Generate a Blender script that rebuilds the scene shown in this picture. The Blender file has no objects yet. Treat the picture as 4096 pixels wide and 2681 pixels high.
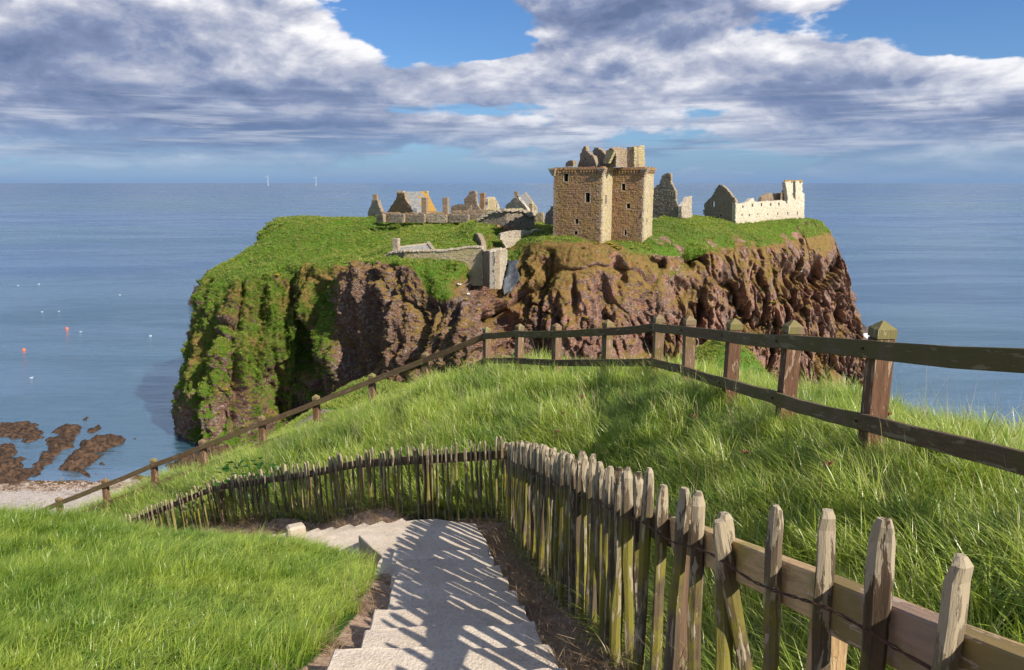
import bpy, math, random
import numpy as np
from mathutils import Vector, Matrix
from mathutils.geometry import tessellate_polygon

random.seed(7)
rng = np.random.default_rng(11)
scene = bpy.context.scene
COL = scene.collection
R = math.radians

# ------------------------------------------------------------------ camera
FPX = 780.0                      # focal length in pixels of a 1024 px wide frame
PITCH = math.atan((335 - 182.6) / FPX)
cam_data = bpy.data.cameras.new('camera')
cam_data.sensor_width = 36.0
cam_data.lens = FPX / 1024 * 36.0
cam_data.clip_start = 0.05
cam_data.clip_end = 90000
cam = bpy.data.objects.new('camera', cam_data)
cam.rotation_euler = (R(90) - PITCH, 0, 0)
COL.objects.link(cam)
scene.camera = cam
SP, CP = math.sin(PITCH), math.cos(PITCH)

# ------------------------------------------------------------------ light
SUN_AZ_FROM = Vector((0.74, -0.67, 0))      # horizontal direction towards the sun
SUN_EL = R(38)
sun_dir = Vector((SUN_AZ_FROM.x, SUN_AZ_FROM.y, 0)).normalized() * math.cos(SUN_EL) + Vector((0, 0, math.sin(SUN_EL)))
sd = bpy.data.lights.new('sun', 'SUN')
sd.energy = 4.9
sd.angle = R(0.55)
sd.color = (1.0, 0.93, 0.82)
so = bpy.data.objects.new('sun', sd)
so.rotation_euler = sun_dir.to_track_quat('Z', 'Y').to_euler()
so.location = (20, -20, 30)
COL.objects.link(so)

scene.view_settings.view_transform = 'Standard'
scene.view_settings.look = 'None'
scene.view_settings.exposure = 0.38
scene.view_settings.gamma = 1.0
scene.view_settings.use_curve_mapping = False
scene.render.engine = 'CYCLES'
scene.cycles.max_bounces = 6
scene.cycles.diffuse_bounces = 3
scene.cycles.glossy_bounces = 2
scene.cycles.transmission_bounces = 3
scene.cycles.transparent_max_bounces = 4
scene.cycles.use_denoising = True
scene.cycles.sample_clamp_indirect = 6

# ------------------------------------------------------------------ pixel -> place helpers (photograph is 4096 px wide)
def ray(fx, fy):
    u = (fx / 4 - 512) / FPX
    v = (fy / 4 - 335) / FPX
    return Vector((u, CP - v * SP, -SP - v * CP))

def P(fx, fy, Y):
    r = ray(fx, fy)
    return r * (Y / r.y)

def Pz(fx, fy, z):
    r = ray(fx, fy)
    return r * (z / r.z)

def proj(v):                      # world arrays -> full-res photo pixels
    x, y, z = v[..., 0], v[..., 1], v[..., 2]
    dep = y * CP - z * SP
    up = y * SP + z * CP
    return 4 * (512 + FPX * x / dep), 4 * (335 - FPX * up / dep), dep

# ------------------------------------------------------------------ node helpers
class NT:
    def __init__(self, tree):
        self.t = tree
        self.n = tree.nodes
        self.l = tree.links
    def node(self, typ, ins=None, **props):
        nd = self.n.new(typ)
        for k, v in props.items():
            setattr(nd, k, v)
        if ins:
            for k, v in ins.items():
                sock = nd.inputs[k]
                if isinstance(v, bpy.types.NodeSocket):
                    self.l.new(v, sock)
                else:
                    sock.default_value = v
        return nd
    def math(self, op, a, b=None, c=None, clamp=False):
        nd = self.n.new('ShaderNodeMath'); nd.operation = op; nd.use_clamp = clamp
        for i, v in enumerate((a, b, c)):
            if v is None: continue
            if isinstance(v, bpy.types.NodeSocket): self.l.new(v, nd.inputs[i])
            else: nd.inputs[i].default_value = v
        return nd.outputs[0]
    def vmath(self, op, a, b=None, out=0):
        nd = self.n.new('ShaderNodeVectorMath'); nd.operation = op
        for i, v in enumerate((a, b)):
            if v is None: continue
            if isinstance(v, bpy.types.NodeSocket): self.l.new(v, nd.inputs[i])
            else: nd.inputs[i].default_value = v
        return nd.outputs[out]
    def mix(self, fac, a, b, mode='MIX'):
        nd = self.n.new('ShaderNodeMix'); nd.data_type = 'RGBA'; nd.blend_type = mode
        for i, v in ((0, fac), (6, a), (7, b)):
            if isinstance(v, bpy.types.NodeSocket): self.l.new(v, nd.inputs[i])
            else:
                if i and len(v) == 3: v = (*v, 1)
                nd.inputs[i].default_value = v
        return nd.outputs[2]
    def ramp(self, fac, lo, hi, a=0.0, b=1.0, smooth=True):
        nd = self.n.new('ShaderNodeMapRange')
        if smooth: nd.interpolation_type = 'SMOOTHSTEP'
        self.l.new(fac, nd.inputs[0])
        for i, v in enumerate((lo, hi, a, b)):
            if isinstance(v, bpy.types.NodeSocket): self.l.new(v, nd.inputs[i + 1])
            else: nd.inputs[i + 1].default_value = v
        return nd.outputs[0]
    def noise(self, vec, scale, detail=4, rough=0.55, dist=0.0, out=0):
        nd = self.n.new('ShaderNodeTexNoise')
        if vec is not None: self.l.new(vec, nd.inputs['Vector'])
        nd.inputs['Scale'].default_value = scale
        nd.inputs['Detail'].default_value = detail
        nd.inputs['Roughness'].default_value = rough
        nd.inputs['Distortion'].default_value = dist
        return nd.outputs[out]
    def mapping(self, vec, scale=(1, 1, 1), loc=(0, 0, 0), rot=(0, 0, 0)):
        nd = self.n.new('ShaderNodeMapping')
        self.l.new(vec, nd.inputs[0])
        nd.inputs['Scale'].default_value = scale
        nd.inputs['Location'].default_value = loc
        nd.inputs['Rotation'].default_value = rot
        return nd.outputs[0]
    def attr(self, name, typ='GEOMETRY', out='Fac'):
        nd = self.n.new('ShaderNodeAttribute'); nd.attribute_name = name; nd.attribute_type = typ
        return nd.outputs[out]

def material(name):
    m = bpy.data.materials.new(name)
    m.use_nodes = True
    m.node_tree.nodes.clear()
    nt = NT(m.node_tree)
    out = nt.node('ShaderNodeOutputMaterial')
    return m, nt, out

def principled(nt, out, color, rough=0.8, spec=0.3, bump=None, bdist=0.05, bstr=1.0, **kw):
    ins = {'Roughness': rough, 'Specular IOR Level': spec}
    ins['Base Color'] = color if isinstance(color, bpy.types.NodeSocket) else (*color, 1)
    ins.update(kw)
    p = nt.node('ShaderNodeBsdfPrincipled', ins)
    if bump is not None:
        b = nt.node('ShaderNodeBump', {'Height': bump, 'Distance': bdist, 'Strength': bstr})
        nt.l.new(b.outputs[0], p.inputs['Normal'])
    nt.l.new(p.outputs[0], out.inputs[0])
    return p

def position(nt):
    return nt.node('ShaderNodeNewGeometry').outputs['Position']

# ------------------------------------------------------------------ world: sky with broken cloud
def build_world():
    w = bpy.data.worlds.new('World')
    scene.world = w
    w.use_nodes = True
    w.node_tree.nodes.clear()
    nt = NT(w.node_tree)
    out = nt.node('ShaderNodeOutputWorld')
    sky = nt.node('ShaderNodeTexSky')
    sky.sky_type = 'NISHITA'
    sky.sun_disc = False
    sky.sun_elevation = SUN_EL
    sky.sun_rotation = math.atan2(sun_dir.x, sun_dir.y)
    sky.altitude = 100
    sky.air_density = 1.0
    sky.dust_density = 0.25
    sky.ozone_density = 3.0
    d = nt.node('ShaderNodeTexCoord').outputs['Generated']
    sep = nt.node('ShaderNodeSeparateXYZ', {0: d})
    x, y, z = sep.outputs
    hor = nt.math('SQRT', nt.math('ADD', nt.math('MULTIPLY', x, x), nt.math('MULTIPLY', y, y)))
    az = nt.math('ARCTAN2', x, y)
    el = nt.math('DIVIDE', z, nt.math('MAXIMUM', hor, 0.02))
    # cloud deck seen in perspective: flatter towards the horizon
    elw = nt.math('POWER', nt.math('MAXIMUM', el, 0.0), 0.72)
    uv = nt.node('ShaderNodeCombineXYZ', {0: az, 1: elw, 2: 0.0}).outputs[0]
    sc = nt.mapping(uv, scale=(5.4, 9.0, 1.0), loc=(3.1, 1.7, 0))
    warp = nt.noise(sc, 0.8, 2, 0.5, out=1)
    warp = nt.vmath('SCALE', nt.vmath('SUBTRACT', warp, (0.5, 0.5, 0.5)), None)
    warp.node.inputs['Scale'].default_value = 0.5
    scw = nt.vmath('ADD', sc, warp)
    def dens(off):
        v = nt.vmath('ADD', scw, (0.0, off, 0.0))
        a = nt.noise(v, 0.95, 10, 0.56)
        return a
    n0 = dens(0.0)
    n1 = dens(0.22)
    n2 = dens(-0.22)
    # large masses of the day's cloud, given as ellipses in (azimuth, tan elevation)
    def lump(fx, fy, rx, ry, amp):
        r0 = ray(fx, fy)
        a = math.atan2(r0.x, r0.y); e = r0.z / math.hypot(r0.x, r0.y)
        sx = rx / 4 / FPX; sy = ry / 4 / FPX
        q = nt.vmath('SUBTRACT', uvw, (a, e, 0))
        q = nt.vmath('MULTIPLY', q, (1 / sx, 1 / sy, 0))
        dd = nt.vmath('DOT_PRODUCT', q, q, out=1)
        return nt.math('MULTIPLY', nt.math('POWER', 2.718, nt.math('MULTIPLY', dd, -1.0)), amp)
    uv2 = nt.node('ShaderNodeCombineXYZ', {0: az, 1: el, 2: 0.0}).outputs[0]
    w2 = nt.vmath('SUBTRACT', nt.noise(nt.mapping(uv2, scale=(6, 18, 1)), 1.0, 4, 0.6, out=1), (0.5, 0.5, 0.5))
    w2 = nt.vmath('MULTIPLY', w2, (0.16, 0.05, 0.0))
    uvw = nt.vmath('ADD', uv2, w2)
    def total(lst):
        acc = None
        for t in lst:
            s = lump(*t)
            acc = s if acc is None else nt.math('ADD', acc, s)
        return acc
    cover = total([
        (500, 230, 1100, 260, .26), (1000, 150, 700, 170, .16), (300, 520, 1300, 110, .16), (1500, 330, 450, 110, .10),
        (2550, 40, 640, 90, .28), (2300, 290, 640, 130, .28), (3200, 260, 850, 170, .26), (3900, 440, 560, 180, .26),
        (1780, 90, 400, 130, -.60), (3750, 60, 620, 85, -.42), (3990, 210, 240, 50, -.3), (2150, 420, 400, 28, -.14), (1880, 190, 150, 60, -.12), (2750, 440, 500, 24, -.10),
        (1600, 440, 420, 22, -.10),
        (2000, 540, 1900, 60, .07),
    ])
    shade = total([
        (150, 230, 480, 150, .42), (350, 480, 900, 120, .40), (1100, 370, 560, 40, .35), (2400, 60, 520, 90, .55), (3950, 500, 500, 90, .40),
        (2900, 370, 650, 45, .35), (2200, 400, 340, 36, .3), (1500, 560, 1500, 40, .3), (900, 150, 420, 120, -.25), (2350, 250, 420, 90, -.3), (3100, 180, 460, 80, -.22), (3950, 330, 260, 90, -.25),
        (550, 300, 140, 70, -.3),
    ])
    m0 = nt.math('ADD', n0, cover)
    alpha = nt.ramp(m0, 0.505, 0.585)
    thick = nt.ramp(m0, 0.55, 0.95)
    lit = nt.math('ADD', nt.math('MULTIPLY', nt.math('SUBTRACT', n0, n1), 2.6), nt.math('MULTIPLY', nt.math('SUBTRACT', n2, n0), -1.0))
    lit = nt.math('ADD', lit, 0.73)
    lit = nt.math('SUBTRACT', lit, nt.math('MULTIPLY', thick, 0.22))
    lit = nt.math('SUBTRACT', lit, nt.math('MULTIPLY', shade, 0.72))
    fine = nt.noise(scw, 4.5, 6, 0.6)
    lit = nt.math('ADD', lit, nt.math('MULTIPLY', nt.math('SUBTRACT', fine, 0.5), 0.45))
    lowf = nt.noise(scw, .55, 2, 0.5)
    lit = nt.math('ADD', lit, nt.math('MULTIPLY', nt.math('SUBTRACT', lowf, 0.48), 1.5), clamp=True)
    K = 1 / 0.1
    cr = nt.node('ShaderNodeValToRGB', {0: lit})
    el_ = cr.color_ramp.elements
    el_[0].position = 0.0; el_[0].color = (.105 , .145, .26, 1)
    el_[1].position = 1.0; el_[1].color = (.80, .79, .80, 1)
    e = el_.new(0.35); e.color = (.19, .235, .37, 1)
    e = el_.new(0.65); e.color = (.41, .43, .52, 1)
    cl = nt.vmath('SCALE', cr.outputs[0]); cl.node.inputs['Scale'].default_value = K
    # clear sky, a little deeper than the model gives
    skyc = nt.mix(1.0, sky.outputs[0], (0.44, 0.64, 0.90), 'MULTIPLY')
    gam = nt.ramp(el, 0.0, 0.22, 1.0, 0.0)
    # air near the horizon
    hz = nt.math('POWER', 2.718, nt.math('MULTIPLY', nt.math('MAXIMUM', el, 0.0), -17.0))
    clh = nt.mix(nt.math('MULTIPLY', hz, 0.95), cl, (.150 * K, .235 * K, .40 * K))
    skh = nt.mix(nt.math('MULTIPLY', hz, 0.95), skyc, (.165 * K, .265 * K, .45 * K))
    alpha_h = nt.math('MULTIPLY', alpha, nt.ramp(el, -0.005, 0.075, 0.22, 1.0))
    colr = nt.mix(alpha_h, skh, clh)
    # thin flat layers low over the horizon
    sl = nt.noise(nt.mapping(uv2, scale=(5.0, 58, 1), loc=(2, 5, 0)), 1.0, 7, .6)
    sl2 = nt.noise(nt.mapping(uv2, scale=(4.0, 66, 1), loc=(7, 1, 0)), 1.0, 6, .62)
    win = nt.math('MULTIPLY', nt.ramp(el, .018, .045), nt.ramp(el, .125, .085))
    slc = nt.mix(nt.ramp(sl2, .40, .62), (.13 * K, .185 * K, .32 * K), (.42 * K, .46 * K, .56 * K))
    colr = nt.mix(nt.math('MULTIPLY', nt.math('MULTIPLY', nt.ramp(sl, .44, .60), win), .62), colr, slc)
    bg = nt.node('ShaderNodeBackground', {0: colr, 1: 0.1})
    nt.l.new(bg.outputs[0], out.inputs[0])
build_world()

# ------------------------------------------------------------------ numpy noise
_perm = rng.permutation(256).astype(np.int64)
_perm = np.concatenate([_perm, _perm, _perm])
_grad = rng.normal(size=(256, 3)); _grad /= np.linalg.norm(_grad, axis=1, keepdims=True)

def pnoise(x, y, z=None):
    x = np.asarray(x, float); y = np.asarray(y, float)
    z = np.zeros_like(x) if z is None else np.asarray(z, float)
    xi = np.floor(x).astype(np.int64); yi = np.floor(y).astype(np.int64); zi = np.floor(z).astype(np.int64)
    xf = x - xi; yf = y - yi; zf = z - zi
    u = xf * xf * xf * (xf * (xf * 6 - 15) + 10); v = yf * yf * yf * (yf * (yf * 6 - 15) + 10); w = zf * zf * zf * (zf * (zf * 6 - 15) + 10)
    xi &= 255; yi &= 255; zi &= 255
    def g(a, b, c):
        h = _perm[_perm[_perm[xi + a] + yi + b] + zi + c] & 255
        gr = _grad[h]
        return gr[..., 0] * (xf - a) + gr[..., 1] * (yf - b) + gr[..., 2] * (zf - c)
    x00 = g(0, 0, 0) * (1 - u) + g(1, 0, 0) * u
    x10 = g(0, 1, 0) * (1 - u) + g(1, 1, 0) * u
    x01 = g(0, 0, 1) * (1 - u) + g(1, 0, 1) * u
    x11 = g(0, 1, 1) * (1 - u) + g(1, 1, 1) * u
    return ((x00 * (1 - v) + x10 * v) * (1 - w) + (x01 * (1 - v) + x11 * v) * w) * 1.6

def fbm(x, y, z=None, octv=4, gain=0.5):
    a = 1.0; s = 0.0; f = 1.0
    for i in range(octv):
        s = s + a * pnoise(x * f + 17.3 * i, y * f - 9.1 * i, None if z is None else z * f + 5.7 * i)
        a *= gain; f *= 2.03
    return s

def sstep(x, a, b):
    t = np.clip((x - a) / (b - a), 0, 1)
    return t * t * (3 - 2 * t)

# ------------------------------------------------------------------ mesh / object helpers
def tag(o, label=None, cat=None, group=None, kind=None):
    if label: o['label'] = label
    if cat:
        o['category'] = cat; o['kind'] = kind or 'thing'
    if group: o['group'] = group
    if kind: o['kind'] = kind
    return o

def empty(name, loc=(0, 0, 0), parent=None):
    o = bpy.data.objects.new(name, None)
    o.location = loc
    o.empty_display_size = 0.3
    COL.objects.link(o)
    if parent: o.parent = parent
    return o

def link(name, me, parent=None, smooth=False, loc=None):
    o = bpy.data.objects.new(name, me)
    COL.objects.link(o)
    if parent:
        o.parent = parent
        if parent.type == 'EMPTY':
            pass
    if loc is not None: o.location = loc
    if smooth: me.shade_smooth()
    return o

def mesh_np(name, verts, faces, mat, smooth=True):
    me = bpy.data.meshes.new(name)
    verts = np.asarray(verts, np.float32); faces = np.asarray(faces, np.int32)
    k = faces.shape[1]
    me.vertices.add(len(verts)); me.vertices.foreach_set('co', verts.ravel())
    me.loops.add(faces.size); me.loops.foreach_set('vertex_index', faces.ravel())
    me.polygons.add(len(faces))
    me.polygons.foreach_set('loop_start', np.arange(0, faces.size, k, dtype=np.int32))
    me.update(calc_edges=True)
    me.polygons.foreach_set('use_smooth', np.full(len(faces), smooth, bool))
    if mat: me.materials.append(mat)
    return me

def grid_faces(nu, nv):
    i = np.arange(nu - 1)[:, None] * nv + np.arange(nv - 1)[None, :]
    return np.stack([i, i + nv, i + nv + 1, i + 1], -1).reshape(-1, 4)

def attr_float(me, name, vals, domain='POINT'):
    a = me.attributes.new(name, 'FLOAT', domain)
    a.data.foreach_set('value', np.asarray(vals, np.float32).ravel())

class MB:
    """collects simple shapes into one mesh"""
    def __init__(self):
        self.v = []; self.f = []; self.r = []
    def add(self, vs, fs, rnd=None):
        b = len(self.v)
        self.v += [tuple(p) for p in vs]
        for f in fs:
            self.f.append(tuple(i + b for i in f))
            self.r.append(random.random() if rnd is None else rnd)
    def box(self, c, s, M=None, rnd=None, taper=1.0):
        x, y, z = s[0] / 2, s[1] / 2, s[2] / 2
        vs = [Vector((sx * x * (taper if sz > 0 else 1), sy * y * (taper if sz > 0 else 1), sz * z)) for sz in (-1, 1) for sy in (-1, 1) for sx in (-1, 1)]
        if M is not None: vs = [M @ p for p in vs]
        vs = [p + Vector(c) for p in vs]
        self.add(vs, [(0, 2, 3, 1), (4, 5, 7, 6), (0, 1, 5, 4), (1, 3, 7, 5), (3, 2, 6, 7), (2, 0, 4, 6)], rnd)
    def bar(self, a, b, w, h, up=(0, 0, 1), rnd=None):
        a = Vector(a); b = Vector(b)
        d = (b - a); L = d.length; d.normalize()
        side = d.cross(Vector(up)).normalized(); u2 = side.cross(d)
        vs = []
        for p in (a, b):
            for su in (-1, 1):
                for ss in (-1, 1):
                    vs.append(p + side * ss * w / 2 + u2 * su * h / 2)
        self.add(vs, [(0, 1, 3, 2), (4, 6, 7, 5), (0, 4, 5, 1), (1, 5, 7, 3), (3, 7, 6, 2), (2, 6, 4, 0)], rnd)
    def tube(self, pts, rad, n=6, rnd=None):
        pts = [Vector(p) for p in pts]
        rings = []
        for i, p in enumerate(pts):
            d = (pts[min(i + 1, len(pts) - 1)] - pts[max(i - 1, 0)]).normalized()
            s = d.cross(Vector((0, 0, 1)))
            if s.length < .01: s = Vector((1, 0, 0))
            s.normalize(); t = s.cross(d)
            rr = rad[i] if isinstance(rad, (list, tuple)) else rad
            rings.append([p + (s * math.cos(2 * math.pi * k / n) + t * math.sin(2 * math.pi * k / n)) * rr for k in range(n)])
        vs = [q for r_ in rings for q in r_]
        fs = [(i * n + k, i * n + (k + 1) % n, (i + 1) * n + (k + 1) % n, (i + 1) * n + k) for i in range(len(pts) - 1) for k in range(n)]
        fs.append(tuple(range(n - 1, -1, -1))); fs.append(tuple((len(pts) - 1) * n + k for k in range(n)))
        self.add(vs, fs, rnd)
    def build(self, name, mat, parent=None, smooth=False, loc=None, bevel=0, origin=None):
        me = bpy.data.meshes.new(name)
        vs = self.v
        if origin is not None:
            vs = [(p[0] - origin[0], p[1] - origin[1], p[2] - origin[2]) for p in vs]
        me.from_pydata(vs, [], self.f)
        attr_float(me, 'rnd', self.r, 'FACE')
        me.materials.append(mat)
        if smooth: me.shade_smooth()
        o = bpy.data.objects.new(name, me)
        COL.objects.link(o)
        if parent is not None: o.parent = parent
        if origin is not None: o.location = origin
        if loc is not None: o.location = loc
        if bevel:
            b = o.modifiers.new('bevel', 'BEVEL'); b.width = bevel; b.segments = 1; b.limit_method = 'ANGLE'
        return o

# ------------------------------------------------------------------ materials
def mat_sea():
    m, nt, out = material('sea_water')
    pos = position(nt)
    dist = nt.vmath('LENGTH', pos, out=1)
    patch = nt.noise(nt.mapping(pos, scale=(.0035, .011, 1), rot=(0, 0, .18)), 1.0, 5, .55, 0.8)
    patch2 = nt.noise(nt.mapping(pos, scale=(.0006, .0022, 1), loc=(4, 2, 0)), 1.0, 4, .5)
    deep = nt.mix(nt.ramp(patch, .42, .62), (.018, .075, .115), (.045, .115, .155))
    deep = nt.mix(nt.ramp(patch2, .40, .60), deep, (.026, .080, .190))
    near = nt.ramp(dist, 150.0, 420.0, 1.0, 0.0)
    colr = nt.mix(nt.math('MULTIPLY', near, .5), deep, (.060, .130, .180))
    # foam flecks on wave crests
    fl = nt.noise(nt.mapping(pos, scale=(.16, .5, 1)), 1.0, 3, .55)
    flmask = nt.noise(nt.mapping(pos, scale=(.012, .03, 1), loc=(9, 1, 0)), 1.0, 2, .5)
    foam = nt.math('MULTIPLY', nt.ramp(fl, .735, .77), nt.ramp(flmask, .50, .60))
    foam = nt.math('MULTIPLY', foam, nt.ramp(dist, 300, 700))
    colr = nt.mix(foam, colr, (.75, .8, .85))
    w1 = nt.noise(nt.mapping(pos, scale=(.10, .34, 1), rot=(0, 0, .25)), 1.0, 5, .62, .3)
    w2 = nt.noise(nt.mapping(pos, scale=(.9, 2.6, 1), rot=(0, 0, -.1)), 1.0, 4, .6)
    w3 = nt.noise(nt.mapping(pos, scale=(.02, .07, 1), rot=(0, 0, .1)), 1.0, 4, .6)
    h = nt.math('ADD', nt.math('MULTIPLY', w1, 1.0), nt.math('MULTIPLY', w2, .16))
    h = nt.math('ADD', h, nt.math('MULTIPLY', w3, 3.0))
    calm = nt.ramp(dist, 120, 330, .22, 1.0)
    h = nt.math('MULTIPLY', h, calm)
    p = principled(nt, out, colr, nt.ramp(patch, .35, .65, .16, .30), .9, h, .85, 1.0)
    p.inputs['IOR'].default_value = 1.33
    bmp = nt.node('ShaderNodeBump', {'Height': h, 'Distance': .8, 'Strength': 1.0})
    g = nt.node('ShaderNodeBsdfAnisotropic', {'Color': (.84, .97, .97, 1), 'Roughness': .20, 'Normal': bmp.outputs[0]})
    k = nt.ramp(nt.noise(nt.mapping(pos, scale=(.006, .020, 1), rot=(0, 0, .12)), 1.0, 6, .6, 1.0), .38, .62, .28, .56)
    k = nt.math('MULTIPLY', k, nt.ramp(dist, 500.0, 6000.0, 1.0, .50))
    mx = nt.node('ShaderNodeMixShader', {0: k, 1: p.outputs[0], 2: g.outputs[0]})
    nt.l.new(mx.outputs[0], out.inputs[0])
    return m

def mat_cliff():
    """headland: pebbly red conglomerate, grey lichen, moss and turf driven by the slope attribute"""
    m, nt, out = material('headland_rock_and_turf')
    pos = position(nt)
    veg = nt.attr('veg'); green = nt.attr('green'); red = nt.attr('red')
    n1 = nt.noise(pos, .35, 6, .65); n2 = nt.noise(pos, 1.6, 5, .7); n3 = nt.noise(nt.mapping(pos, scale=(.5, .5, .12)), 1.0, 5, .6)
    vor = nt.node('ShaderNodeTexVoronoi', {'Vector': pos, 'Scale': 2.6, 'Randomness': 1.0})
    peb = vor.outputs['Distance']; pc = vor.outputs['Color']
    sepc = nt.node('ShaderNodeSeparateColor', {0: pc}).outputs[0]
    rock = nt.mix(red, (.23, .155, .11), (.56, .275, .19))
    rock = nt.mix(nt.ramp(n3, .40, .62), rock, (.29, .16, .115))
    rock = nt.mix(nt.math('MULTIPLY', nt.ramp(sepc, .70, .95), .55), rock, (.60, .46, .37))
    rock = nt.mix(nt.math('MULTIPLY', nt.ramp(sepc, .3, .0), .5), rock, (.10, .06, .05))
    rock = nt.mix(nt.math('MULTIPLY', nt.ramp(nt.noise(pos, .9, 5, .72), .53, .63), .7), rock, (.40, .37, .31))
    rock = nt.mix(nt.math('MULTIPLY', nt.ramp(nt.noise(nt.mapping(pos, scale=(.2, .2, .06)), 1.0, 4, .65), .52, .66), .55), rock, (.085, .05, .042))
    och = nt.mix(nt.ramp(n2, .38, .62), (.23, .185, .045), (.41, .225, .09))
    och = nt.mix(nt.math('MULTIPLY', nt.ramp(nt.noise(pos, .7, 4, .6), .55, .68), nt.math('MULTIPLY', red, .8)), och, (.33, .13, .05))
    grs = nt.mix(nt.ramp(n2, .35, .65), (.075, .18, .014), (.17, .27, .03))
    grs = nt.mix(nt.math('MULTIPLY', nt.ramp(nt.noise(pos, .22, 4, .6), .5, .68), .6), grs, (.24, .27, .06))
    grs = nt.mix(nt.ramp(nt.noise(pos, 2.8, 5, .7), .60, .74), grs, (.34, .34, .11))
    plants = nt.mix(nt.ramp(nt.math('ADD', green, nt.math('MULTIPLY', nt.math('SUBTRACT', n1, .5), 1.2)), .35, .65), och, grs)
    vm = nt.math('ADD', veg, nt.math('MULTIPLY', nt.math('SUBTRACT', n1, .5), 1.1))
    vm = nt.math('ADD', vm, nt.math('MULTIPLY', nt.math('SUBTRACT', n2, .5), 0.9))
    vmask = nt.ramp(vm, .42, .58)
    colr = nt.mix(vmask, rock, plants)
    # gorse in flower
    g = nt.math('MULTIPLY', nt.ramp(nt.noise(pos, 2.2, 3, .7), .69, .73), nt.ramp(nt.noise(pos, .13, 3, .5), .50, .58))
    g = nt.math('MULTIPLY', g, nt.ramp(green, .9, .5))
    colr = nt.mix(g, colr, (.72, .38, .01))
    hh = nt.math('ADD', nt.math('MULTIPLY', peb, -.30), nt.math('MULTIPLY', nt.noise(pos, 1.4, 8, .75), .9))
    hh2 = nt.math('MULTIPLY', nt.noise(pos, 3.2, 6, .8), .50)
    h = nt.node('ShaderNodeMix', {0: vmask, 2: hh, 3: hh2}).outputs[0]
    principled(nt, out, colr, .9, .15, h, 1.5, 1.0)
    return m

def mat_ground():
    """soil and turf under the grass blades"""
    m, nt, out = material('hillside_soil')
    pos = position(nt)
    dirt = nt.attr('dirt')
    n1 = nt.noise(pos, 1.2, 5, .6); n2 = nt.noise(pos, 14, 5, .65); n3 = nt.noise(pos, 60, 4, .6)
    turf = nt.mix(nt.ramp(n1, .4, .6), (.035, .075, .012), (.07, .12, .02))
    soil = nt.mix(nt.ramp(n2, .35, .65), (.33, .205, .135), (.50, .36, .255))
    soil = nt.mix(nt.math('MULTIPLY', nt.ramp(n3, .58, .7), .6), soil, (.60, .48, .36))
    soil = nt.mix(nt.ramp(nt.noise(pos, 5, 5, .6), .56, .68), soil, (.22, .13, .08))
    mask = nt.ramp(nt.math('ADD', dirt, nt.math('MULTIPLY', nt.math('SUBTRACT', n2, .5), .5)), .4, .6)
    colr = nt.mix(mask, turf, soil)
    h = nt.math('ADD', nt.math('MULTIPLY', n2, .6), nt.math('MULTIPLY', n3, .25))
    principled(nt, out, colr, .95, .1, h, .05, 1.0)
    return m

def mat_coast():
    m, nt, out = material('coast_turf_and_shingle')
    pos = position(nt)
    z = nt.node('ShaderNodeSeparateXYZ', {0: pos}).outputs[2]
    n1 = nt.noise(pos, .25, 6, .6); n2 = nt.noise(pos, 2.0, 5, .7)
    turf = nt.mix(nt.ramp(n2, .35, .65), (.05, .14, .012), (.12, .22, .03))
    turf = nt.mix(nt.ramp(nt.noise(pos, .6, 5, .65), .52, .68), turf, (.26, .26, .07))
    sand = nt.mix(nt.ramp(n2, .4, .6), (.52, .44, .38), (.66, .58, .51))
    sand = nt.mix(nt.ramp(nt.noise(pos, .9, 6, .7), .56, .66), sand, (.30, .24, .19))
    weed = nt.mix(nt.ramp(n2, .4, .6), (.10, .055, .02), (.22, .14, .06))
    wz = nt.ramp(nt.math('ADD', z, nt.math('MULTIPLY', nt.math('SUBTRACT', n1, .5), 1.6)), -54.95, -54.5)
    shore = nt.mix(wz, weed, sand)
    up = nt.ramp(nt.math('ADD', z, nt.math('MULTIPLY', nt.math('SUBTRACT', n1, .5), 3.0)), -51.5, -50.2)
    colr = nt.mix(up, shore, turf)
    colr = nt.mix(nt.ramp(nt.attr('track'), .3, .6), colr, (.30, .22, .19))
    principled(nt, out, colr, .9, .15, nt.noise(pos, 3.0, 6, .75), .5, .8)
    return m

def mat_blade(name, lo, hi, dry, dryness, trans=.45, tipc=None, rough=.42):
    m, nt, out = material(name)
    pos = position(nt)
    t = nt.attr('h'); tint = nt.attr('tint', 'INSTANCER'); rb = nt.attr('rb')
    n1 = nt.noise(pos, 1.3, 4, .6)
    k = nt.math('ADD', nt.math('MULTIPLY', nt.math('SUBTRACT', n1, .5), 1.3), tint)
    k = nt.math('ADD', k, nt.math('MULTIPLY', nt.math('SUBTRACT', rb, .5), 1.1))
    c = nt.mix(nt.ramp(k, .1, .9, smooth=False), lo, hi)
    c = nt.mix(nt.math('MULTIPLY', nt.ramp(rb, 1 - dryness, 1.0 - dryness * .7), .85), c, dry)
    if tipc: c = nt.mix(nt.math('MULTIPLY', nt.math('POWER', t, 2.2), .55), c, tipc)
    p = nt.node('ShaderNodeBsdfPrincipled', {'Base Color': c, 'Roughness': rough, 'Specular IOR Level': .5})
    tr = nt.node('ShaderNodeBsdfTranslucent', {'Color': nt.mix(1.0, c, (1.25, 1.15, .6), 'MULTIPLY')})
    mx = nt.node('ShaderNodeMixShader', {0: trans, 1: p.outputs[0], 2: tr.outputs[0]})
    nt.l.new(mx.outputs[0], out.inputs[0])
    return m

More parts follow.
